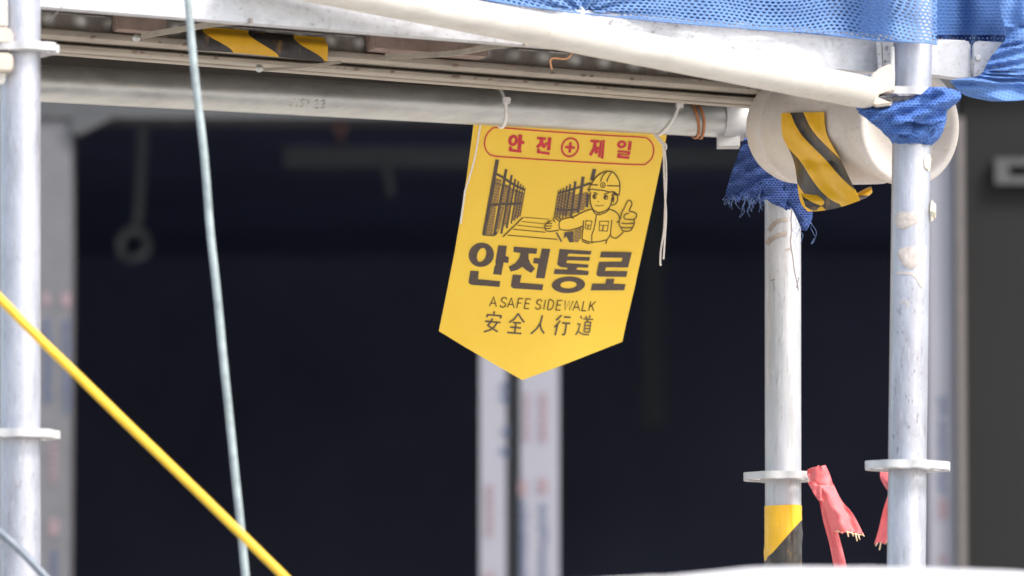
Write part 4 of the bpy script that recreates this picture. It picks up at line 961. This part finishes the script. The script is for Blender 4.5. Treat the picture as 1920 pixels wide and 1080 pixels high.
stringo([[P(1226, 252, YT), P(1236, 264, YT - .004), P(1246, 276, YT - .006)], [P(1229, 251, YT), P(1239, 262, YT - .006), P(1248, 274, YT - .008)], [P(1242, 272, YT - .008), P(1248, 270, YT - .011), P(1249, 279, YT - .010), P(1243, 279, YT - .008), P(1244, 272, YT - 0.006)],
         [P(1246, 277, YT - .006), P(1249, 310, YT - .004), P(1249, 350, YT - .003), P(1247, 385, YT - .003), P(1245, 430, YT - .003), P(1239, 470, YT - .003), P(1238, 496, YT - .003)], [P(1244, 277, YT - .008), P(1245, 320, YT - .007), P(1247, 370, YT - .008), P(1249, 400, YT - .008), P(1247, 440, YT - .008), P(1244, 486, YT - .008)],
         [P(1237, 494, YT - .003), P(1239.5, 498, YT - .003)]], 'knotted white string with two loose ends hanging beside the right edge of the sign')
stringo([[S(901, 229, .003), S(898, 238, .003), S(889, 287, .004), S(878.5, 326, .004), S(870.5, 352, .004), S(865, 388, .004), S(861, 415, .005)], [S(870, 352, .003), S(866, 378, .005), S(860.5, 412, .006)]], 'thin white string lying along the left edge of the sign')
stringo([loop_on_ledger(1296, RP, lambda a: -0.0075 * math.sin(a), 0.0022)[:-1] + [loop_on_ledger(1296, RP, lambda a: -0.0075 * math.sin(a), 0.0022)[0]], loop_on_ledger(1306, RP, lambda a: -0.0070 * math.sin(a) + .001 * math.cos(3 * a), 0.0026)], 'double loop of copper coloured wire round the pipe right of the sign', 0.0017, copper_m, 'copper_wire', 'wire')
stringo([[P(1080, 92, 8.12), P(1073, 100, 8.1), P(1066, 108, 8.1), P(1057, 110.6, 8.1), P(1038, 109, 8.1), P(1032, 114, 8.1), P(1033, 122, 8.1), P(1035, 130, 8.1)]], 'short bent orange wire poking out below the cream diagonal pipe', 0.0010, orange_m, 'orange_wire', 'wire')
stringo([[P(121, 8, 7.88), P(112, 17, 7.88), P(103, 28, 7.88), P(95, 36, 7.88), P(90, 40, 7.885)]], 'thin dark bent wire hanging from the deck beside the left edge pole', 0.0005, crack_m, 'thin_wire', 'wire')

# ------------------------------------------------------------------ red ribbons
def strip(bm, L_, R_, Yf, th=0.0006, n=8, k=5, ragged=0.0):
    a, b = cat([(x, y, 0) for x, y in L_], k), cat([(x, y, 0) for x, y in R_], k); G = []
    for i in range(len(a)):
        u = i / (len(a) - 1); row = []
        for j in range(n + 1):
            v = j / n; q = a[i].lerp(b[i], v); dy = ragged * abs(math.sin(j * 2.3)) if i == len(a) - 1 else 0
            row.append(P(q.x, q.y - dy, Yf(u, v) + 0.004 * nz(u * 7, v * 3, a[0].x) + 0.0015 * math.sin(v * 13 + u * 6)))
        G.append(row)
    sheet(bm, G, th)
def ribbon(name, loc, label): return thing(name, loc, label, 'ribbon', 'red marker ribbons tied to flanges')
rb = ribbon('red_ribbon', P(1560, 1085, 8.72), 'salmon red ribbon with frayed end tied to the flange of the worn rear pole')
bm = BM()
strip(bm, [(1518, 878), (1519, 905), (1525, 925), (1536, 940)], [(1548, 872), (1556, 890), (1562, 912), (1560, 930)], lambda u, v: 8.70 - 0.010 * math.sin(math.pi * v) + 0.004 * math.sin(u * 9 + v * 5))
strip(bm, [(1515, 880), (1513, 888), (1516, 896), (1520, 905)], [(1536, 873), (1534, 880), (1536, 890), (1536, 900)], lambda u, v: 8.715 + 0.004 * math.sin(u * 3))
strip(bm, [(1530, 920), (1542, 942), (1552, 972), (1562, 1000)], [(1563, 908), (1578, 938), (1602, 968), (1620, 1004)], lambda u, v: 8.692 + 0.006 * u - 0.008 * math.sin(math.pi * v * 1.2) + 0.003 * math.sin(v * 9 + u * 2), n=14, ragged=5)
strip(bm, [(1535, 930), (1543, 975), (1556, 1025), (1568, 1090), (1580, 1160)], [(1548, 935), (1567, 985), (1580, 1030), (1593, 1090), (1606, 1160)], lambda u, v: 8.715 + 0.006 * math.cos(v * 4) )
strip(bm, [(1514, 904), (1522, 918), (1533, 934)], [(1545, 905), (1550, 915), (1545, 940)], lambda u, v: 8.688 - 0.004 * math.sin(math.pi * v))
obj('band', bm, ribbon_m, rb, 60)
bm = BM()
for x, y, h in ((1571, 995, 3), (1577, 995, 5), (1588, 996, 10), (1597, 998, 7), (1604, 1001, 13), (1609, 1003, 8), (1617, 1002, 3)): tube(bm, cat([P(x, y - 1, 8.692), P(x + 1.5, y + h * .5, 8.689), P(x + 3, y + h, 8.692)], 3), 0.0009, 6)
tube(bm, cat([P(1566, 996, 8.692), P(1585, 995.5, 8.69), P(1602, 1001, 8.69), P(1619, 1003, 8.694)], 4), 0.0006, 6)
obj('fray', bm, fray_m, rb)
rb = ribbon('red_ribbon', P(1660, 1030, 8.235), 'red ribbon twisted behind the front pole, half hidden by it below the flange')
bm = BM()
strip(bm, [(1668, 858), (1654, 878), (1650, 893), (1656, 908), (1665, 922), (1664, 932), (1656, 958), (1647, 995), (1639, 1020)], [(1694, 858), (1690, 878), (1686, 893), (1680, 908), (1674, 922), (1680, 935), (1688, 960), (1690, 995), (1692, 1020)], lambda u, v: 8.24 + 0.010 * math.sin(u * 9 + v * 2), n=12, ragged=5)
obj('band', bm, ribbon_m, rb, 60)
bm = BM()
for x, y, h in ((1642, 1020, 3), (1649, 1018, 13), (1660, 1016, 4), (1668, 1018, 9)): tube(bm, cat([P(x + 3, y - 2, 8.24), P(x + 1, y + h * .5, 8.238), P(x, y + h, 8.24)], 3), 0.0009, 6)
obj('fray', bm, fray_m, rb)

# ------------------------------------------------------------------ tape sleeve on the rear pole
bm = BM(); G = []; UV = []
TS = tape_mat('pole_hazard_tape', 0.5, 2.0, 1.0, 0.0, 0.14)
for i in range(31):
    py = 946.5 + 6.0 * i; row = []; uvr = []
    for j in range(65):
        a = -math.pi + 2 * math.pi * j / 64; z = P(960, py, 8.77 - RP).z; c = PB.line[0].lerp(PB.line[1], z / 3.15)
        wr = max(0, nz(a * 2.2, py * .035, 2)) ** 2 * 0.006 * ss(985, 1010, py) + 0.0003 * nz(a * 5, py * .1, 3)
        row.append(Vector((c.x + (RP + 0.0009 + wr) * math.sin(a), c.y - (RP + 0.0009 + wr) * math.cos(a), z + 0.0006 * math.sin(a * 2))))
        bound = 1012 - 39 * math.sin(max(-math.pi / 2, min(math.pi / 2, a))) ; uvr.append((2.0 + (bound - py) / 150.0, 0))
    G.append(row); UV.append(uvr)
sheet(bm, G[::1], 0.0006, UV); tag(obj('pole_tape', bm, TS), 'glossy yellow and black tape wrapped round the foot of the worn rear pole', 'hazard tape')

# ------------------------------------------------------------------ ropes and cables in front
def cable(name, pts, Y, d, m, label, c):
    V_ = [P(x, y, Y) for x, y in pts]; q = V_[:1] + cat(V_[1:-1], 14) + V_[-1:]
    q = [p + Vector((nz(p.z * 9, 1, d * 99), 0, nz(p.z * 9, 7, d * 99))) * 0.0016 for p in q]; bm = BM(); tube(bm, q, d / 2, 20); return tag(obj(name, bm, m, None, 60), label, c)
cable('grey_cable', [(322, -500), (340, -200), (351, -20), (357, 60), (371, 190), (386, 330), (401, 490), (416, 650), (433, 810), (447, 950), (462, 1090), (476, 1230), (610, 2570)], 7.62, 0.0092, cable_m, 'grey cable hanging in front of the deck left of the sign', 'cable')
cable('yellow_rope', [(-500, 70), (-200, 355), (-20, 540), (60, 622), (150, 708), (250, 806), (350, 902), (450, 1000), (545, 1092), (640, 1184), (2100, 2600)], 7.50, 0.0105, yrope_m, 'yellow rope slanting down across the left pole and the grey cable', 'rope')
cable('slate_cable', [(-400, 660), (-150, 870), (-10, 990), (40, 1034), (92, 1088), (144, 1142), (1540, 2600)], 7.55, 0.0095, dcable_m, 'dark slate cable crossing the lower left corner', 'cable')

# ------------------------------------------------------------------ white tarpaulin in front, out of focus
YF = 6.75
prof = [(560, 1720), (760, 1300), (900, 1130), (980, 1090), (1050, 1079), (1130, 1076), (1235, 1073), (1245, 1074), (1330, 1067), (1400, 1059), (1480, 1057), (1640, 1058), (1760, 1060), (1920, 1066), (2100, 1085), (2300, 1160), (2500, 1500), (2560, 1760)]
bm = BM(); G = []
for i in range(121):
    px = 560 + 2000 * i / 120; y = interp(prof, px) + 4.5 + 6 * ss(1350, 1000, px) + 1.5 * nz(px * .02, 1, 1); top = P(px, y, YF); row = []
    for j in range(33):
        a = math.pi * j / 32; sy = -math.cos(a); h = (math.sin(a)) ** 0.35
        fy = 0.38 + 0.06 * nz(px * .006, sy, 4)
        row.append(Vector((top.x, YF + sy * fy, max(0.006, top.z * h + 0.015 * nz(px * .02, sy * 4, 6) * (1 - math.sin(a)) ))))
    G.append(row)
sheet(bm, G, 0.002, side=Vector((0, 0, 1))); tag(obj('tarpaulin_pile', bm, tarp_m, None, 80), 'blurred white sheet covered heap in front at the lower right', 'tarpaulin')
